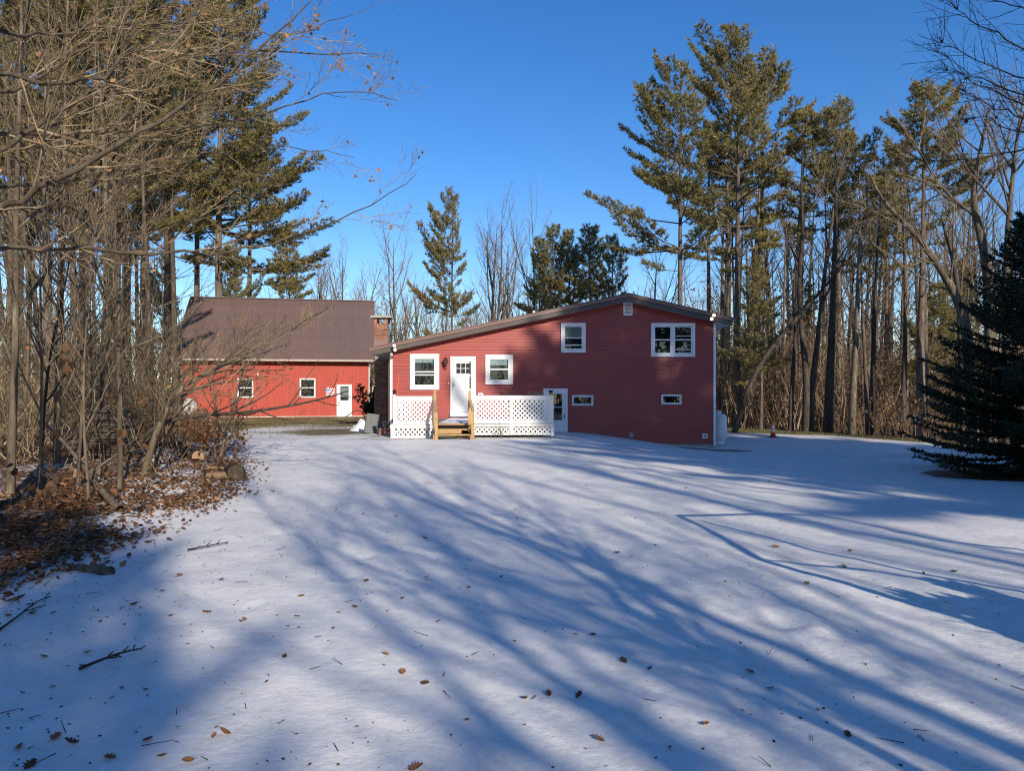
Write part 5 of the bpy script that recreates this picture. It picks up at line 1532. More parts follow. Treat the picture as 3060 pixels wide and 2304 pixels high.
# the near tree whose limbs reach across the sky: trunk just outside, limbs from photo pixels
def near_limb_tree():
    d0 = 8.2
    base = Vector((WX(-120, d0), d0, gz(WX(-120, d0), d0)))
    r = thing('bare_tree', 'near bare tree whose long limbs sweep up right across the sky', 'bare tree', base, 0, G_L)
    rng = random.Random(90)
    tr = [Vector((0, 0, -.4)), Vector((.05, .1, 1.2)), Vector((-.05, .2, 3.0)), Vector((.1, .3, 5.0)), Vector((.0, .4, 7.5)), Vector((.2, .5, 10))]
    parts = [tube_np(tr, [.17, .145, .125, .10, .07, .03], 10)]
    Tw = []; tips = []
    def limb(pxs, r0, depth, nl, share, rs):
        P = [W(u, v, d0 + dd) - base for (u, v), dd in zip(pxs, depth)]
        Pn = np.array([tuple(p) for p in P]); m = len(P) - 1
        tt = np.linspace(0, 1, m + 1); n = 22; t2 = np.linspace(0, 1, n + 1)
        Q = np.stack([np.interp(t2, tt, Pn[:, k]) for k in range(3)], 1)
        for _ in range(2): Q[1:-1] = .25 * Q[:-2] + .5 * Q[1:-1] + .25 * Q[2:]
        Q[1:-1] += np.random.RandomState(rs).normal(size=(n - 1, 3)) * .022
        rad = [.74 * r0 * (1 - .86 * (i / n) ** .8) for i in range(n + 1)]
        parts.append(tube_np(Q, rad, 7))
        L = float(np.linalg.norm(np.diff(Q, axis=0), axis=1).sum())
        for j in range(nl):
            t = .10 + .88 * (j + rng.random()) / nl
            i = min(n - 1, int(t * n))
            p = tuple(Q[i] + (Q[i + 1] - Q[i]) * (t * n - i))
            ax = Q[i + 1] - Q[i]; ax = ax / np.linalg.norm(ax)
            w = np.array(rdir(rng)); w[1] *= .75; w -= ax * (w @ ax); w /= np.linalg.norm(w)
            an = rng.uniform(.35, .85)
            dd = tuple(ax * cos(an) + w * sin(an))
            l = L * share * (1.1 - .6 * t) * rng.uniform(.6, 1.25)
            rr = min(rad[i] * .6, .005 + l * .0085)
            grow(Tw, rng, p, dd, l, rr, max(.002, rr * .3), 7, .10, .04, [(6, .50, .55, 5), (3, .5, .6, 4)], 2, tips)
    limb([(-120, 640), (0, 621), (141, 554), (316, 446), (480, 367), (638, 260), (751, 164), (847, 85), (930, 0)], .062, [0, -.1, -.2, -.2, 0, .2, .4, .6, .8], 15, .30, 1)
    limb([(-120, 480), (0, 452), (113, 390), (186, 316), (290, 262), (430, 215), (560, 170), (720, 150), (960, 150), (1130, 160)], .055, [0, .3, .5, .7, .8, 1, 1.2, 1.4, 1.7, 1.9], 17, .26, 2)
    limb([(-120, 200), (0, 220), (85, 237), (226, 249), (305, 226), (395, 158), (480, 136), (565, 56), (640, -40)], .045, [0, -.3, -.5, -.6, -.6, -.5, -.5, -.4, -.3], 13, .30, 3)
    limb([(-120, 760), (0, 735), (200, 742), (480, 757), (700, 755), (825, 723), (983, 678), (1130, 599), (1243, 520)], .045, [0, .6, .9, 1.3, 1.6, 1.7, 1.9, 2.1, 2.3], 13, .24, 4)
    limb([(-120, 420), (60, 400), (260, 395), (480, 385), (700, 365), (900, 300), (1060, 260), (1190, 300)], .04, [0, 1.2, 1.6, 2.0, 2.2, 2.4, 2.6, 2.8], 16, .25, 5)
    limb([(-120, 330), (80, 250), (300, 120), (460, 40), (640, -60)], .04, [0, .9, 1.3, 1.5, 1.7], 11, .34, 6)
    limb([(-120, 560), (100, 560), (300, 520), (520, 490), (720, 440), (900, 440), (1060, 470)], .036, [0, 1.6, 2.2, 2.6, 2.8, 3.0, 3.2], 14, .24, 7)
    limb([(-120, 100), (120, 110), (380, 70), (620, 60), (860, 110), (1080, 30)], .04, [0, 1.9, 2.3, 2.6, 2.9, 3.2], 15, .26, 8)
    V, F = join_np(parts)
    link('trunk', np_mesh('trunk', V, F, M['bark_limb'], True), r)
    V, F = segs_np(Tw, 3)
    link('crown', np_mesh('crown', V, F, M['twig']), r)
    rn = np.random.RandomState(4)
    T = np.array(Tw)
    idx = rn.choice(len(T), 330, replace=False)
    V, F = leaf_quads(T[idx, 3:6] - np.array([0, 0, .03]), rn, .075)
    c = link('dry_leaves', np_mesh('dry_leaves', V, F, M['beech_leaf']), r); c['kind'] = 'stuff'
near_limb_tree()
# low branch sweeping right in front of the barn foot
px_tree(69, [(300, 1500), (380, 1330), (480, 1247), (600, 1240), (700, 1237), (800, 1225), (900, 1208), (990, 1186), (1040, 1168)], 13.4, .05, 'low branch arching right across the barn foot', 'bark_dark', 10, .3, .22, [(4, .4, .6, 4), (3, .4, .6, 3)], name='small_tree', cat='small tree', up=.04, group=G_L)
px_tree(70, [(430, 1465), (470, 1350), (520, 1280), (545, 1180), (600, 1120), (690, 1100), (800, 1110), (860, 1105)], 13.8, .032, 'thin brown sapling crossing behind the pale crooked tree', 'bark_brown', 12, .25, .36, [(5, .42, .65, 4), (4, .4, .6, 3)], name='small_tree', cat='small tree', up=.04, leaves=20, group=G_L)

# twigs overhanging at the top right: a tree just outside the frame
def over_tree():
    d0 = 11.0
    base = Vector((WX(3330, d0), d0, gz(WX(3330, d0), d0)))
    r = thing('bare_tree', 'bare tree at the right edge hanging dark twigs against the sky', 'bare tree', base, 0)
    rng = random.Random(91); Tw = []; tips = []
    tr = [Vector((0, 0, -.4)), Vector((.1, 0, 2)), Vector((.0, .2, 4.5)), Vector((-.1, .2, 7)), Vector((0, .3, 10))]
    parts = [tube_np(tr, [.19, .16, .13, .09, .03], 10)]
    for k, pxs in enumerate([[(3330, 300), (3150, 190), (3000, 110), (2900, 60), (2860, 12)], [(3330, 330), (3150, 250), (3000, 215), (2890, 165), (2800, 110)], [(3330, 400), (3150, 320), (2990, 255), (2880, 210), (2790, 142)],
                             [(3330, 420), (3150, 350), (3010, 290), (2900, 235), (2810, 200)], [(3330, 480), (3160, 390), (3030, 340), (2930, 300), (2875, 265)], [(3330, 540), (3180, 470), (3060, 440), (2950, 470), (2840, 480), (2700, 470)], [(3330, 200), (3150, 60), (3000, 10), (2880, -30)], [(3330, 520), (3160, 400), (3040, 400), (2960, 350), (2900, 345)]]):
        dep = [0, -.3 + .25 * (k % 4), -.4 + .3 * (k % 4), -.5 + .35 * (k % 4), -.5 + .4 * (k % 4), -.5 + .45 * (k % 4)]
        P = np.array([tuple(W(u, v, d0 + dd) - base) for (u, v), dd in zip(pxs, dep)])
        n = 16; t2 = np.linspace(0, 1, n + 1)
        Q = np.stack([np.interp(t2, np.linspace(0, 1, len(P)), P[:, j]) for j in range(3)], 1)
        Q[1:-1] = .25 * Q[:-2] + .5 * Q[1:-1] + .25 * Q[2:]
        Q[1:-1] += np.random.RandomState(k).normal(size=(n - 1, 3)) * .015
        rad = [.017 * (1 - .8 * i / n) for i in range(n + 1)]
        parts.append(tube_np(Q, rad, 5))
        for j in range(19):
            t = .2 + .75 * (j + rng.random()) / 13; i = min(n - 1, int(t * n))
            ax = Q[i + 1] - Q[i]; ax /= np.linalg.norm(ax)
            w = np.array(rdir(rng)); w -= ax * (w @ ax); w /= np.linalg.norm(w)
            an = rng.uniform(.4, .9)
            grow(Tw, rng, tuple(Q[i]), tuple(ax * cos(an) + w * sin(an)), rng.uniform(.4, 1.2) * (1.2 - .6 * t), .006, .0025, 5, .10, .03, [(4, .5, .6, 4)], 1, tips)
    V, F = join_np(parts)
    link('trunk', np_mesh('trunk', V, F, M['bark_dark'], True), r)
    V, F = segs_np(Tw, 3)
    link('crown', np_mesh('crown', V, F, M['bark_dark']), r)
    rn = np.random.RandomState(9); T = np.array(Tw)
    V, F = leaf_quads(T[rn.choice(len(T), 14, replace=False), 3:6], rn, .09)
    c = link('dry_leaves', np_mesh('dry_leaves', V, F, M['dead_leaf_dk']), r); c['kind'] = 'stuff'
over_tree()

# ------------------------------------------------------------------ the dark spruce
def spruce():
    d = 14.3; x = WX(3095, d); z = gz(x, d)
    r = thing('spruce_tree', 'dark dense spruce in deep shade at the right edge', 'spruce tree', (x, d, z))
    print('spruce at', x, d)
    rng = random.Random(15); rn = np.random.RandomState(15)
    H = 5.2; Sg = []; TP = []; TD = []
    tr = [(0, 0, -.3)] + [(.02 * sin(k), .02 * cos(k * 2), H * k / 8) for k in range(1, 9)]
    V1, F1 = tube_np(tr, [.13 * (1 - k / 8.3) + .006 for k in range(9)], 8)
    zz = .12
    while zz < H - .12:
        t = zz / H
        L0 = 2.42 * (1 - t) ** .62 + .06
        for j in range(11 if t < .7 else 7):
            a = rng.uniform(0, 6.283)
            L = L0 * rng.uniform(.70, 1.10)
            e = radians(0 + 40 * t + rng.uniform(-7, 9))
            dd = (cos(a) * cos(e), sin(a) * cos(e), sin(e))
            p = (0, 0, zz + rng.uniform(-.06, .06)); m = 6
            for i in range(m):
                s = (i + 1) / m
                dd = vnorm((dd[0] + rng.uniform(-.05, .05), dd[1] + rng.uniform(-.05, .05), dd[2] + (-.04 if s < .45 else .085)))
                q = vadd(p, vmul(dd, L / m))
                Sg.append((*p, *q, .016 * (1.1 - s), .016 * (1 - s) + .002))
                if s > .22:
                    ns_ = max(2, int(L / m / .085))
                    for c in range(ns_):
                        f = c / ns_
                        bp = vadd(p, vmul(dd, L / m * f))
                        for sg in (1, -1):
                            h = vnorm((-dd[1], dd[0], 0))
                            sp = rng.uniform(.6, 1.0)
                            td = vnorm((dd[0] * .8 + h[0] * sg * sp, dd[1] * .8 + h[1] * sg * sp, dd[2] * .8 - rng.uniform(.0, .25)))
                            tl = (.10 + .30 * L / 2.6) * (1.25 - .85 * s) * rng.uniform(.6, 1.2)
                            te = vadd(bp, vmul(td, tl))
                            if tl > .2: Sg.append((*bp, *te, .004, .002))
                            nt_ = max(2, int(tl / .055))
                            for g in range(nt_):
                                TP.append(vadd(bp, vmul(td, tl * (g + .5) / nt_))); TD.append(td)
                p = q
            TP.append(p); TD.append(dd)
        zz += .135 + .05 * t
    V2, F2 = segs_np(Sg, 3)
    V, F = join_np([(V1, F1), (V2, F2)])
    link('trunk', np_mesh('trunk', V, F, M['bark_dark'], True), r)
    P = np.array(TP); D = np.array(TD)
    if len(P) > 95000:
        ix = rn.choice(len(P), 95000, replace=False); P = P[ix]; D = D[ix]
    V, F = needles_np(P, D, rn, 3, .10, .032, .55, .05)
    link('crown', np_mesh('crown', V, F, M['spruce']), r)
spruce()

# ------------------------------------------------------------------ undergrowth
def brush(name, spots, seed, mat, leafmat, h_rng, leaves=.35, thick=.011, lsize=.10, stems=6, tw=9, lean=.32):
    rng = random.Random(seed); rn = np.random.RandomState(seed)
    Sg = []
    LP = []
    for (x, y) in spots:
        z = gz(x, y)
        for k in range(stems):
            h = rng.uniform(*h_rng)
            a = rng.uniform(0, 6.28); q = rng.uniform(0, .7)
            tips = []
            k0 = len(Sg)
            grow(Sg, rng, (x + q * cos(a), y + q * sin(a), z - .05), vnorm((rng.uniform(-lean, lean), rng.uniform(-lean, lean), 1)), h, thick * (h / 2) ** .6, .003, 6, .13 + (lean - .3) * .3, .05 - (lean - .3) * .1, [(tw, .34, .6, 3), (3, .45, .7, 2)], 2, tips)
            for t in range(k0, len(Sg)):
                if rng.random() < leaves * .12: LP.append(Sg[t][3:6])
    A = np.array(Sg)
    V, F = segs_np(A[A[:, 6] > .0045], 3)
    F = np.concatenate([F[:, [0, 1, 2]], F[:, [0, 2, 3]]])
    parts = [(V, F), cones_np(A[A[:, 6] <= .0045])]
    V, F = join_np(parts)
    o = link(name, np_mesh(name, V, F, M[mat])); tag(o, kind='stuff')
    if LP:
        V, F = leaf_quads(LP, rn, lsize)
        o2 = link('dry_leaves', np_mesh('dry_leaves', V, F, M[leafmat])); tag(o2, kind='stuff')
rs = random.Random(12)
sp = []
for k in range(190):            # behind the crest on the right
    u = rs.uniform(2140, 3060); d = rs.uniform(41, 60)
    sp.append((WX(u, d), d))
brush('undergrowth', sp, 3, 'twig_red', 'dead_leaf_dk', (4.5, 10.0), 2.4, .020, lsize=.15, stems=4, tw=8, lean=.5)
sp = []
for k in range(200):
    u = rs.uniform(2100, 3300); d = rs.uniform(58, 80)
    sp.append((WX(u, d), d))
brush('undergrowth', sp, 9, 'twig', 'dead_leaf_dk', (7.0, 12.5), 3.4, .035, lsize=.24, stems=3, tw=7, lean=.45)
sp = []
for k in range(64):             # low fringe right at the crest
    u = rs.uniform(2150, 2860); x0 = WX(u, 36)
    d = float(crest_y(x0)) + rs.uniform(1.5, 6)
    sp.append((WX(u, d), d))
brush('undergrowth', sp, 4, 'twig_red', 'dead_leaf', (.6, 2.6), 1.6, .010, stems=5, tw=6)
sp = []
for k in range(160):             # the tangle in the left wood
    d = rs.uniform(13, 34)
    x = min(float(edge_x(d)) - rs.uniform(.3, 1 + d * .42), WX(rs.uniform(360, 530), d))
    sp.append((x, d))
brush('undergrowth', sp, 5, 'twig', 'dead_leaf', (1.2, 4.6), .30, .012, stems=4, tw=9, lean=.75)
sp = []
for k in range(46):             # reddish weeds toward the barn
    d = rs.uniform(17, 31)
    x = WX(rs.uniform(420, 690), d)
    sp.append((x, d))
brush('undergrowth', sp, 6, 'twig_red', 'dead_leaf', (.35, .95), 2.0, .005, stems=6, tw=6)
sp = []
for k in range(40):             # low twigs along the litter edge close by
    d = rs.uniform(8.5, 16)
    x = float(edge_x(d)) - rs.uniform(-.25, 2.6)
    sp.append((x, d))
brush('undergrowth', sp, 7, 'twig_red', 'dead_leaf_dk', (.25, .9), .6, .004, stems=2, tw=4)
sp = []
for k in range(230):
    u = rs.uniform(520, 2250); d = rs.uniform(66, 92)
    sp.append((WX(u, d), d))
brush('undergrowth', sp, 8, 'twig', 'dead_leaf', (6.0, 13.0), 1.1, .035, lsize=.22, stems=3, tw=6)

sp = []
for k in range(85):
    u = rs.uniform(-120, 560); d = rs.uniform(46, 64)
    sp.append((WX(u, d), d))
brush('undergrowth', sp, 11, 'twig', 'dead_leaf', (5.0, 9.5), 1.2, .03, lsize=.2, stems=3, tw=8, lean=.45)

# dark evergreen bush beside the chimney, and dry twigs before the lattice
def chimney_bush():
    d = 34.5; x = WX(1103, d); z = gz(x, d)
    r = thing('bush', 'dark leafy evergreen bush left of the brick chimney', 'bush', (x, d, z))
    rng = random.Random(6); rn = np.random.RandomState(6); Sg = []
    for k in range(12):
        grow(Sg, rng, (rng.uniform(-.2, .3), rng.uniform(-.2, .2), 0), vnorm((rng.uniform(-.35, .5), rng.uniform(-.4, .4), 1)), rng.uniform(.8, 2.1), .02, .005, 5, .15, .04, [(6, .4, .7, 3), (3, .4, .7, 2)], 2)
    V, F = segs_np(Sg, 4)
    link('stems', np_mesh('stems', V, F, M['bark_brown']), r)
    T = np.array(Sg); T = T[T[:, 5] > .5]
    P = np.repeat(T[:, 3:6], 3, 0) + rn.normal(size=(len(T) * 3, 3)) * .05
    V, F = leaf_quads(P, rn, .13)
    link('foliage', np_mesh('foliage', V, F, M['evergreen']), r)
chimney_bush()
def lattice_twigs():
    d = 22.2; x = WX(1497, d); z = gz(x, d)
    r = thing('dry_shrub', 'dry twiggy shrub in front of the white lattice', 'shrub', (x, d, z))
    rng = random.Random(16); Sg = []
    for k in range(11):
        grow(Sg, rng, (rng.uniform(-.04, .04), rng.uniform(-.03, .03), -.03), vnorm((rng.uniform(-.42, .30), rng.uniform(-.2, .2), 1)), rng.uniform(.35, .75), .0055, .0025, 5, .08, .03, [(2, .4, .5, 2)], 1)
    V, F = segs_np(Sg, 4)
    link('stems', np_mesh('stems', V, F, M['bark_brown']), r)
lattice_twigs()

# ------------------------------------------------------------------ wood lying at the left edge
def log(name, label, p, q, r0, mat='bark_brown', end='log_end', cat='log', group=None, seed=1, n=9):
    p = Vector(p); q = Vector(q)
    r = thing(name, label, cat, p, 0, group)
    d = q - p; rng = np.random.RandomState(seed)
    Q = np.array([tuple(d * t) for t in np.linspace(0, 1, n)])
    Q[1:-1] += rng.normal(size=(n - 2, 3)) * r0 * .12
    rad = r0 * (1 - .18 * np.linspace(0, 1, n)) * (1 + rng.normal(size=n) * .05)
    V, F = tube_np(Q, rad, 12)
    V = V + rng.normal(size=V.shape) * r0 * .035
    link('bark', np_mesh('bark', V, F, M[mat], True), r)
    for i, c in ((0, 0), (n - 1, 1)):
        ring = V[i * 12:(i + 1) * 12]; cen = ring.mean(0)
        Vc = np.concatenate([ring * .997 + cen * .003, cen[None]])
        Fc = np.array([(k, (k + 1) % 12, 12) if c else ((k + 1) % 12, k, 12) for k in range(12)])
        link('cut_end', np_mesh('cut_end', Vc, Fc, M[end]), r)
    return r
def gp(u, v_or_none, d, up=0.0):
    x = WX(u, d); return (x, d, gz(x, d) + up)
log('log', 'round sawn log lying in leaves with its pale cut end facing out', gp(592, None, 15.6, .10), gp(535, None, 16.6, .10), .125, seed=1)
log('log', 'long grey log half buried behind the round sawn log', gp(560, None, 18.0, .08), gp(430, None, 18.6, .08), .12, 'bark_dark', seed=2)
log('log', 'short thick chunk of trunk near the snow edge', gp(705, None, 13.1, .12), gp(688, None, 13.7, .13), .155, 'bark_dark', 'bark_grey', seed=3)
log('log', 'mossy log end in the leaf litter left of the pale crooked tree', gp(300, None, 12.4, .07), gp(225, None, 12.2, .08), .10, 'bark_grey', seed=5)
log('log', 'flat grey log sunk into the leaves at the lower left', gp(330, None, 6.6, .03), gp(230, None, 6.8, .0), .05, 'bark_grey', 'bark_grey', seed=8)
def split_wood():
    d = 13.2
    r = thing('split_log', 'split firewood chunk showing yellow wood beside the snow', 'firewood', gp(655, None, d, .04), radians(8))
    b = MB().prism([(-.22, 0), (.24, .02), (.25, .10), (-.2, .08)], -.10, .10); b.build('split_face', M['split_wood'], r)
    MB().prism([(-.23, -.05), (.25, -.05), (.25, .018), (-.23, -.002)], -.11, .11).build('bark', M['bark_brown'], r)
    r2 = thing('split_log', 'narrow split plank of firewood lying flat behind the yellow chunk', 'firewood', gp(668, None, 14.2, .05), radians(-12))
    MB().prism([(-.32, 0), (.30, .01), (.31, .04), (-.3, .05)], -.06, .06).build('split_face', M['split_wood'], r2)
split_wood()
def timber_stack():
    d = 15.4
    x0, x1 = WX(285, d), WX(383, d)
    z = gz((x0 + x1) / 2, d)
    r = thing('timber_stack', 'dark stack of old weathered boards among the left trunks', 'timber stack', ((x0 + x1) / 2, d, z))
    rng = random.Random(2); w = x1 - x0
    zz = 0
    for k in range(15):
        th = rng.uniform(.035, .07)
        o = MB().box(-w / 2 + rng.uniform(-.04, .06), w / 2 + rng.uniform(-.06, .05), -.35 + rng.uniform(-.05, .05), .35, zz, zz + th).build('board', M['old_board'], r)
        o.rotation_euler = (0, rng.uniform(-.02, .02), rng.uniform(-.03, .03))
        zz += th + rng.uniform(.006, .02)
    MB().box(-w / 2 + .05, w / 2 - .05, -.25, .30, .0, zz - .05).build('core', M['bark_dark'], r)
timber_stack()
def fallen(name, label, pxs, deps, r0, mat, seed, cat='fallen branch', kids=5):
    P = []
    for (u, lift), d in zip(pxs, deps):
        x = WX(u, d); P.append(Vector((x, d, gz(x, d) + lift)))
    b = P[0].copy()
    ms = bare('b', seed, 3, r0, mat, [(3, .4, .6, 3)], start=.3, nl=kids, limb=.18, path=[p - b for p in P], spread=.7, up=.0, n=10, sides=7)
    return plant(name, ms, label, cat, b, 0, 1.0)
fallen('fallen_branch', 'long straight dead branch slanting down through the leaf litter', [(360, .03), (300, .12), (230, .42), (150, .75), (90, 1.0)], [9.9, 10.8, 12.0, 13.2, 14.0], .055, 'bark_tan', 71)
fallen('fallen_branch', 'short bleached branch propped near the timber stack', [(395, .04), (370, .15), (340, .26)], [12.6, 13.0, 13.2], .05, 'bark_tan', 72, kids=2)
fallen('fallen_branch', 'thin grey branch lying flat left of the timber stack', [(300, .05), (420, .06), (480, .04)], [13.0, 13.4, 12.4], .03, 'bark_grey', 73, kids=3)
fallen('fallen_branch', 'dead twig cluster lying on snow at the lower left', [(235, .02), (300, .05), (360, .06), (425, .03)], [4.28, 4.34, 4.44, 4.6], .007, 'bark_dark', 74, kids=6)
fallen('fallen_branch', 'thin forked twig on the snow at the left border', [(0, .02), (60, .03), (110, .04), (150, .02)], [5.0, 5.3, 5.6, 5.8], .005, 'bark_dark', 75, kids=3)
fallen('fallen_branch', 'bare twig lying across the snow near the litter edge', [(560, .02), (610, .04), (650, .03), (680, .02)], [7.6, 7.7, 7.9, 8.0], .006, 'bark_dark', 76, kids=3)

# ------------------------------------------------------------------ litter and leaves
def litter():
    rn = np.random.RandomState(21)
    n = 40000
    y = 4.5 + 31 * rn.rand(n) ** 1.7
    ex = edge_x(y)
    off = rn.exponential(1.0, n) * (1.2 + .12 * y) - .5
    x = ex - off + rn.normal(size=n) * .25
    keep = (vnoise(x * 1.3 + 3, y * 1.3) > .38) | (rn.rand(n) < .2)
    keep &= (x > -1.0 * y * .80 - 2)
    x, y = x[keep], y[keep]
    m = len(x)
    print("litter", m)
    z = ground(x, y) + .012 + .05 * rn.rand(m) ** 3
    half = rn.rand(m) < .55
    for nm, k in (('dead_leaf', half), ('dead_leaf_dk', ~half)):
        V, F = leaf_quads(np.stack([x, y, z], 1)[k], rn, .078, .72)
        o = link('leaf_litter', np_mesh('leaf_litter', V, F, M[nm])); tag(o, kind='stuff')
    # scraps of bark, seeds and needles on the open snow
    n = 9000
    d = 3.2 + 22 * rn.rand(n) ** 1.5
    u = rn.rand(n) * 3300 - 120
    x = (u - CU) * d / FPX; y = d
    k = rn.rand(n) < (.35 + .65 * smooth(edge_x(y) + 5.0 - x, 0, 5))
    k &= (vnoise(x * 1.1 + 40, y * .9) + .35 * vnoise(x * 4, y * 4) > rn.rand(n) * .9 + .25)
    x, y = x[k], y[k]
    V, F = leaf_quads(np.stack([x, y, ground(x, y) + .002], 1), rn, .020, .6)
    o = link('snow_debris', np_mesh('snow_debris', V, F, M['dead_leaf_dk'])); tag(o, kind='stuff')
    Sg = []
    for j in range(170):
        d = 3.2 + 18 * rn.rand() ** 1.4; u = rn.rand() * 3200 - 60
        if rn.rand() < .5: u *= .45
        X = (u - CU) * d / FPX; a = rn.rand() * 6.28; L = .03 + .12 * rn.rand() ** 2
        g0 = gz(X, d); X2 = X + L * cos(a); Y2 = d + L * sin(a)
        Sg.append((X, d, g0 + .004, X2, Y2, gz(X2, Y2) + .004 + .03 * rn.rand(), .0026, .0016))
    V, F = segs_np(Sg, 3)
    o = link('snow_debris', np_mesh('snow_debris', V, F, M['bark_dark'])); tag(o, kind='stuff')
litter()

def big_leaf(seed, lobes=True):
    """lobed oak-like leaf, curled, about 14 cm"""
    rng = random.Random(seed)
    n = 9
    V = []; F = []
    cu = rng.uniform(.25, .8); tw = rng.uniform(-.5, .5)
    for i in range(n):
        t = i / (n - 1)
        w = .30 * sin(pi * min(1, t * .93 + .06)) ** .8
        if lobes: w *= 1 + (.38 if i % 2 else -.32)
        x = (t - .5)
        zc = cu * .25 * (2 * t - 1) ** 2
        for s in (-1, 0, 1):
            V.append((x * .14, s * w * .14 * (1 + .1 * rng.random()), (zc + abs(s) * w * cu * .9 + s * tw * .12 * t) * .14))
    for i in range(n - 1):
        for c in range(2):
            a = i * 3 + c
            F.append((a, a + 1, a + 4, a + 3))
    V += [(-.07, -.002, cu * .035), (-.07, .002, cu * .035), (-.105, .002, cu * .05), (-.105, -.002, cu * .05)]
    b = n * 3; F.append((b, b + 1, b + 2, b + 3))
    return np_mesh('fallen_leaf', np.array(V), np.array(F), None)
lm = []
for k in range(6):
    me = big_leaf(100 + k, k % 3 != 2); me.materials.append(M['dead_leaf' if k % 2 else 'dead_leaf_dk']); lm.append(me)
LB = ['dark lobed oak leaf lying curled on the open snow', 'tawny lobed oak leaf lying curled on the open snow', 'dark oval leaf lying on the open snow', 'tawny crumpled oak leaf lying on the open snow', 'dark crumpled oak leaf lying on the open snow', 'tawny oval leaf lying on the open snow']
spots = [(671, 2195, 1.5, 5), (1730, 2085, 1, 4), (1203, 2015, 1, 3), (1270, 2045, 1, 0), (850, 1965, 1.1, 2), (617, 1833, 1.3, 1), (860, 1875, .9, 2), (510, 1843, 1.1, 0), (535, 1722, 1.1, 1), (485, 1768, 1.1, 0), (900, 1785, 1, 3), (1060, 1818, 1.1, 3), (1095, 1738, 1.4, 2), (1640, 2080, .9, 4), (1863, 1977, 1.1, 0), (1720, 1898, 1, 2), (1772, 1902, .8, 4), (2316, 1637, 1.5, 1), (2540, 1650, 1.4, 1), (2522, 1695, 1.4, 0), (2410, 1747, .9, 3), (1845, 1655, 1, 4), (1513, 1540, 1.1, 2), (1270, 1610, 1, 1), (1185, 1545, 1, 4), (2300, 2060, 1, 2), (2240, 2010, 1, 0), (1790, 2215, 1, 1), (2110, 2170, .9, 3), (560, 2280, 1.2, 5), (90, 2290, 1.2, 0), (165, 2210, 1.2, 1), (60, 2240, 1, 3), (210, 2225, 1.1, 4), (330, 2270, 1, 1), (440, 2215, 1.3, 2), (485, 2265, 1, 5), (130, 1965, 1.3, 2), (300, 1860, 1, 2), (60, 1790, 1.4, 4), (95, 1835, 1.3, 0), (400, 1810, 1.2, 4), (1245, 2300, 1.2, 1), (1400, 1760, .8, 3), (1310, 1860, .8, 0), (996, 1880, .8, 2), (730, 1855, .8, 3), (2760, 1715, .9, 2), (2850, 1712, 1, 4), (2170, 1740, .9, 1), (1900, 1550, .9, 2), (2050, 1460, .9, 0), (2300, 1440, .9, 4), (2700, 1500, .9, 2), (1720, 1350, 1.2, 0), (1700, 1352, 1.0, 1)]
rq = random.Random(9)
for k in range(60):
    u = rq.uniform(0, 2900) * (.5 + .5 * rq.random()); v = 1340 + 950 * rq.random() ** 1.2
    spots.append((u, v, rq.uniform(.45, .95), rq.randrange(6)))
for (u, v, s, k) in spots:
    d = EYE * FPX / (v - HV)
    x = WX(u, d)
    if d > 26 or x < edge_x(d) - 1.5: continue
    for _ in range(3):
        d = (EYE - gz(x, d)) * FPX / (v - HV); x = WX(u, d)
    o = link('fallen_leaf', lm[k], None, (x, d, gz(x, d) + .006))
    o.rotation_euler = (rq.uniform(-.35, .35), rq.uniform(-.35, .35), rq.uniform(0, 6.28)); s *= .42 if k in (0, 1, 3, 4) else .32; o.scale = (s, s, s)
    tag(o, LB[k], 'leaf', 'leaves scattered on the open snow')

# near oak leaves still hanging at the left
def hanging():
    rn = np.random.RandomState(44)
    for (u, v, d, lb) in [(175, 1090, 7.0, 'clump of brown oak leaves hanging highest at the left'), (325, 1335, 7.6, 'brown oak leaves hanging before the timber stack'), (120, 1385, 6.5, 'dark oak leaves drooping over the shaded litter'), (395, 1215, 9, 'brown leaf clump in front of the brush')]:
        c = W(u, v, d)
        r = thing('oak_sprig', lb, 'oak leaves', c, 0, 'dry oak leaves hanging at the left')
        Sg = []; rng = random.Random(int(u))
        grow(Sg, rng, (.0, .25, .55), vnorm((0, -.3, -1)), .6, .006, .003, 5, .15, 0, [(3, .4, .6, 2)], 1)
        V, F = segs_np(Sg, 4); link('twig', np_mesh('twig', V, F, M['bark_brown']), r)
        for k in range(5):
            me = lm[rng.choice((2, 0, 0, 4))]
            o = link('leaf', me, r, tuple(np.array(Sg[rng.randrange(len(Sg))][3:6]) * .6 + np.array([rng.uniform(-.06, .06), rng.uniform(-.05, .05), -.02])))
            o.rotation_euler = (rng.uniform(-1.2, 1.2), rng.uniform(.5, 1.7), rng.uniform(0, 6.28)); o.scale = (.75, .75, .75)
hanging()

def grass_tufts():
    rn = np.random.RandomState(31)
    n = 46000
    y = 20 + 25 * rn.rand(n); x = -20 + 22 * rn.rand(n)
    g = smooth(y + (-x - 9) * .40, 21, 31) * (1 - smooth(x, -4.5, -2.5)) * (vnoise(x * .8, y * .8) > .3)
    k = (rn.rand(n) < g * .9) & (x > edge_x(y) - 2)
    # frosty grass along the crest at the right
    x2 = 12 + 12 * rn.rand(n); c2 = crest_y(x2) - 4.5 * rn.rand(n) ** 1.3
    k2 = (rn.rand(n) < .28)
    X = np.concatenate([x[k], x2[k2]]); Y = np.concatenate([y[k], c2[k2]])
    m = len(X)
    P = np.stack([X, Y, ground(X, Y)], 1)
    V, F = needles_np(P, np.tile([[0, 0, 1.0]], (m, 1)), rn, 2, .055, .012, .55, .3)
    o = link('grass', np_mesh('grass', V, F, M['grass'])); tag(o, kind='stuff')
grass_tufts()

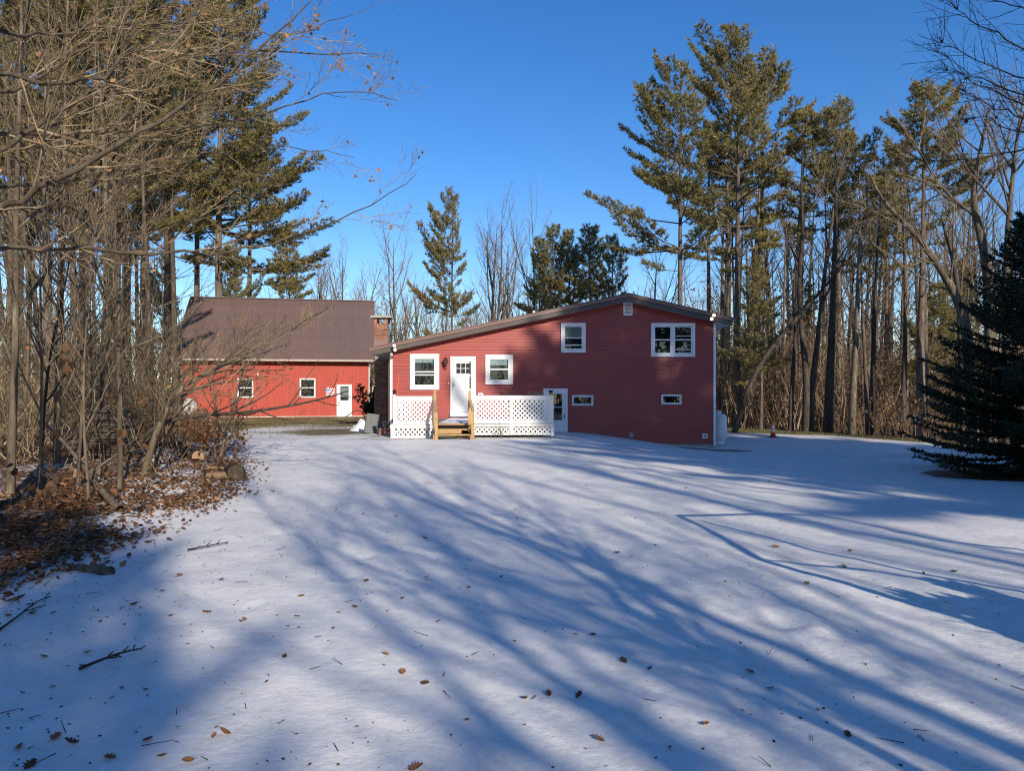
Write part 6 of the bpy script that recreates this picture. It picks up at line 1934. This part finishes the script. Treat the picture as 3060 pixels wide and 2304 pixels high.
# ------------------------------------------------------------------ trees behind the camera: their shade is what falls across the snow and the gable
def shade_tree(kind, table, x, y, H, label, rz=0.0, wide=1.0, nm='pine_tree', cat='pine tree', group='trees behind the viewer'):
    s = H / table[kind][1]
    return plant(nm, table[kind][0], label, cat, (x, y, gz(x, y)), rz, (s * wide, s * wide, s), group)

TO = (sin(SUN_AZ), -cos(SUN_AZ))
def caster(u, v, z):
    """point at height z whose shade falls on the ground seen at photo pixel (u, v)"""
    d = EYE * FPX / (v - HV); x = WX(u, d)
    t = (z - gz(x, d)) / math.tan(SUN_EL)
    return Vector((x + TO[0] * t, d + TO[1] * t, z))
G_V = 'trees behind the viewer'
def shadow_tree(seed, pxs, zs, r, label, bark='bark_grey', nl=12, start=.35, limb=.32, kids=None, spread=.6):
    P = [caster(u, v, z) for (u, v), z in zip(pxs, zs)]
    b = Vector((P[0].x, P[0].y, gz(P[0].x, P[0].y)))
    path = [Vector((0, 0, -.3))] + [p - b for p in P]
    ms = bare('b', seed, 10, r, bark, kids or [(8, .42, .65, 4), (6, .45, .7, 3)], start=start, nl=nl, limb=limb, path=path, spread=spread, n=18)
    return plant('bare_tree', ms, label, 'bare tree', b, 0, 1.0, G_V)
# dense pines whose shade covers the spruce, the right field and the right of the gable
for i, (x, y, H, kd, wd) in enumerate([(18.5, -7, 22, 'big', 1.0), (22.5, -12, 25, 'big', 1.0), (26.5, -9, 24, 'big', 1.0), (30.5, -14, 26, 'big', 1.0), (24, -3, 19, 'full', 1.2), (29, -4, 22, 'big', .9), (19.5, -14, 23, 'full', 1.2), (21, -1.5, 14, 'young', 1.4), (26, 1.5, 15, 'young', 1.4), (17.5, 1.0, 9, 'young', 1.3)]):
    shade_tree(kd, PV, x, y, H, 'tall pine standing outside the frame behind the viewer on the right', i * 1.3, wd)
shadow_tree(81, [(3300, 2500), (2910, 2304), (2280, 2000), (1965, 1880), (1800, 1760), (1640, 1640), (1500, 1590), (1200, 1470), (1040, 1400)], [1.4, 2.0, 3.2, 3.9, 4.6, 5.6, 6.3, 7.6, 9.2], .085, 'crooked bare tree right behind the viewer casting the longest shade', nl=16)
shadow_tree(82, [(3300, 2400), (3060, 2267), (2790, 2133), (2628, 2055), (2473, 2020), (2416, 1985), (2205, 1766)], [1.6, 2.2, 3.0, 3.6, 4.2, 4.6, 6.2], .05, 'thin bare tree right behind the viewer beside the crooked one', nl=12, start=.5)
shadow_tree(83, [(3000, 2450), (2734, 2304), (2346, 2105), (2100, 2034), (1782, 1929), (1500, 1844), (1250, 1700)], [2.0, 2.6, 3.8, 4.6, 5.8, 6.9, 8.4], .055, 'slender bare tree behind the viewer nearest the crooked one', nl=14, start=.35)
for i, (x, y, H, kd, wd) in enumerate([(7.8, -8.6, 12, 'vase', .9), (13.5, -5.5, 13, 'vase', 1.1), (13.5, -13, 16, 'spread', .8), (14.5, -1, 9, 'vase', 1.0), (16.5, -3.5, 12, 'vase', 1.0)]):
    shade_tree(kd, BV, x, y, H, 'bare tree standing outside the frame behind the viewer', i * 2.1, wd, 'bare_tree', 'bare tree')
# the far side of the clearing behind the viewer: the wood that the windows mirror
rv = random.Random(5)
for k in range(34):
    x = -46 + 92 * (k + rv.random()) / 34; y = rv.uniform(-62, -46)
    shade_tree(rv.choice(['big', 'full', 'broad', 'dark']), PV, x, y, rv.uniform(22, 26), 'pine of the far wood behind the viewer', rv.uniform(0, 6.28), 1.25, group='far pines behind the viewer')
sp = [(rv.uniform(-45, 45), rv.uniform(-64, -44)) for k in range(50)]
brush('undergrowth', sp, 19, 'twig', 'dead_leaf', (4.0, 9.0), .3, .03, stems=3, tw=7)

def shade_caster():
    """unseen branching form, added and shaped backwards from the crisp shade it casts"""
    A = [(2030, 1537), (2170, 1533), (2300, 1530), (2440, 1533), (2560, 1552), (2800, 1610), (3040, 1638), (3300, 1690)]
    B = [(2030, 1537), (2110, 1572), (2200, 1632), (2290, 1682), (2430, 1722), (2760, 1818), (3060, 1905), (3300, 1990)]
    C = [(2090, 1548), (2200, 1575), (2290, 1600), (2420, 1640), (2560, 1670), (2750, 1715), (3060, 1770), (3300, 1850)]
    D = [(2270, 1672), (2430, 1690), (2600, 1706), (2800, 1745), (3060, 1800)]
    zA = [2.35, 2.3, 2.22, 2.1, 1.95, 1.7, 1.45, 1.2]; zB = [2.35, 2.22, 2.05, 1.88, 1.68, 1.3, .85, .4]; zC = [2.28, 2.15, 2.02, 1.85, 1.7, 1.45, 1.05, .6]; zD = [1.9, 1.75, 1.6, 1.4, 1.1]
    base = caster(3300, 1990, .4); base.z = gz(base.x, base.y)
    r = thing('shade_caster', 'branching form added outside the frame to cast the crisp angular shade', 'sapling', base, 0)  # unseen, added only for the shade it throws on the snow
    parts = []
    for px, zs, ra, rb in ((A, zA, .034, .028), (B, zB, .036, .060), (C, zC, .022, .036), (D, zD, .018, .04)):
        P = np.array([tuple(caster(u, v, z) - base) for (u, v), z in zip(px, zs)])
        if px is B: P = np.concatenate([P, [[0, 0, -.2]]])
        n = 20; t2 = np.linspace(0, 1, n + 1)
        Q = np.stack([np.interp(t2, np.linspace(0, 1, len(P)), P[:, j]) for j in range(3)], 1)
        parts.append(tube_np(Q, [ra + (rb - ra) * k / n for k in range(n + 1)], 7))
    V, F = join_np(parts)
    link('trunk', np_mesh('trunk', V, F, M['bark_brown'], True), r)
    rr = random.Random(3)
    for k in range(16):
        u = rr.uniform(2780, 3300); v = 1725 + (u - 2700) * .30 + rr.uniform(-25, 70)
        p = caster(u, v, rr.uniform(.8, 1.5)) - base
        o = link('leaf', lm[k % 6], r, p); o.scale = (3.2, 3.2, 3.2)  # outsized leaves added to fill out the cast shade
        o.rotation_euler = (rr.uniform(-1, 1), rr.uniform(-.6, .6), rr.uniform(0, 6.28))
shade_caster()

for i, (x, y, H, kd) in enumerate([(9.2, -25.0, 16.2, 'top'), (7.0, -22.5, 15.0, 'top'), (8.2, -20.5, 13.2, 'slim')]):
    shade_tree(kd, PV, x, y, H, 'bare-stemmed pine outside the frame behind the viewer', i * 1.9 + .5, 1.0)
for i, (x, y, H, kd, wd) in enumerate([(8.2, -13.5, 12.5, 'vase', 1.1), (9.8, -14.5, 13.5, 'spread', .85)]):
    shade_tree(kd, BV, x, y, H, 'bare tree outside the frame behind the viewer near the middle', i * 2.3 + .9, wd, 'bare_tree', 'bare tree')
for i, (x, y, H) in enumerate([(22.0, -16, 26), (27.5, -19, 28), (31, -22, 29)]):
    shade_tree('dense', PV, x, y, H, 'dense pine outside the frame behind the viewer on the right', i * 1.7, 1.0)

# the woods close in behind the viewer on both sides, leaving the sun's gap open
for k in range(16):
    y = rv.uniform(-32, -13)
    x = rv.uniform(-34, -8 - (y + 15) * .4)
    shade_tree('dense', PV, x, y, rv.uniform(19, 25), 'dense pine of the wood behind the viewer on the left', rv.uniform(0, 6.28), 1.15, group='woods behind the viewer')
for k in range(12):
    shade_tree('dense', PV, rv.uniform(42, 62), rv.uniform(-30, 4), rv.uniform(19, 25), 'dense pine of the wood behind the viewer on the right', rv.uniform(0, 6.28), 1.15, group='woods behind the viewer')
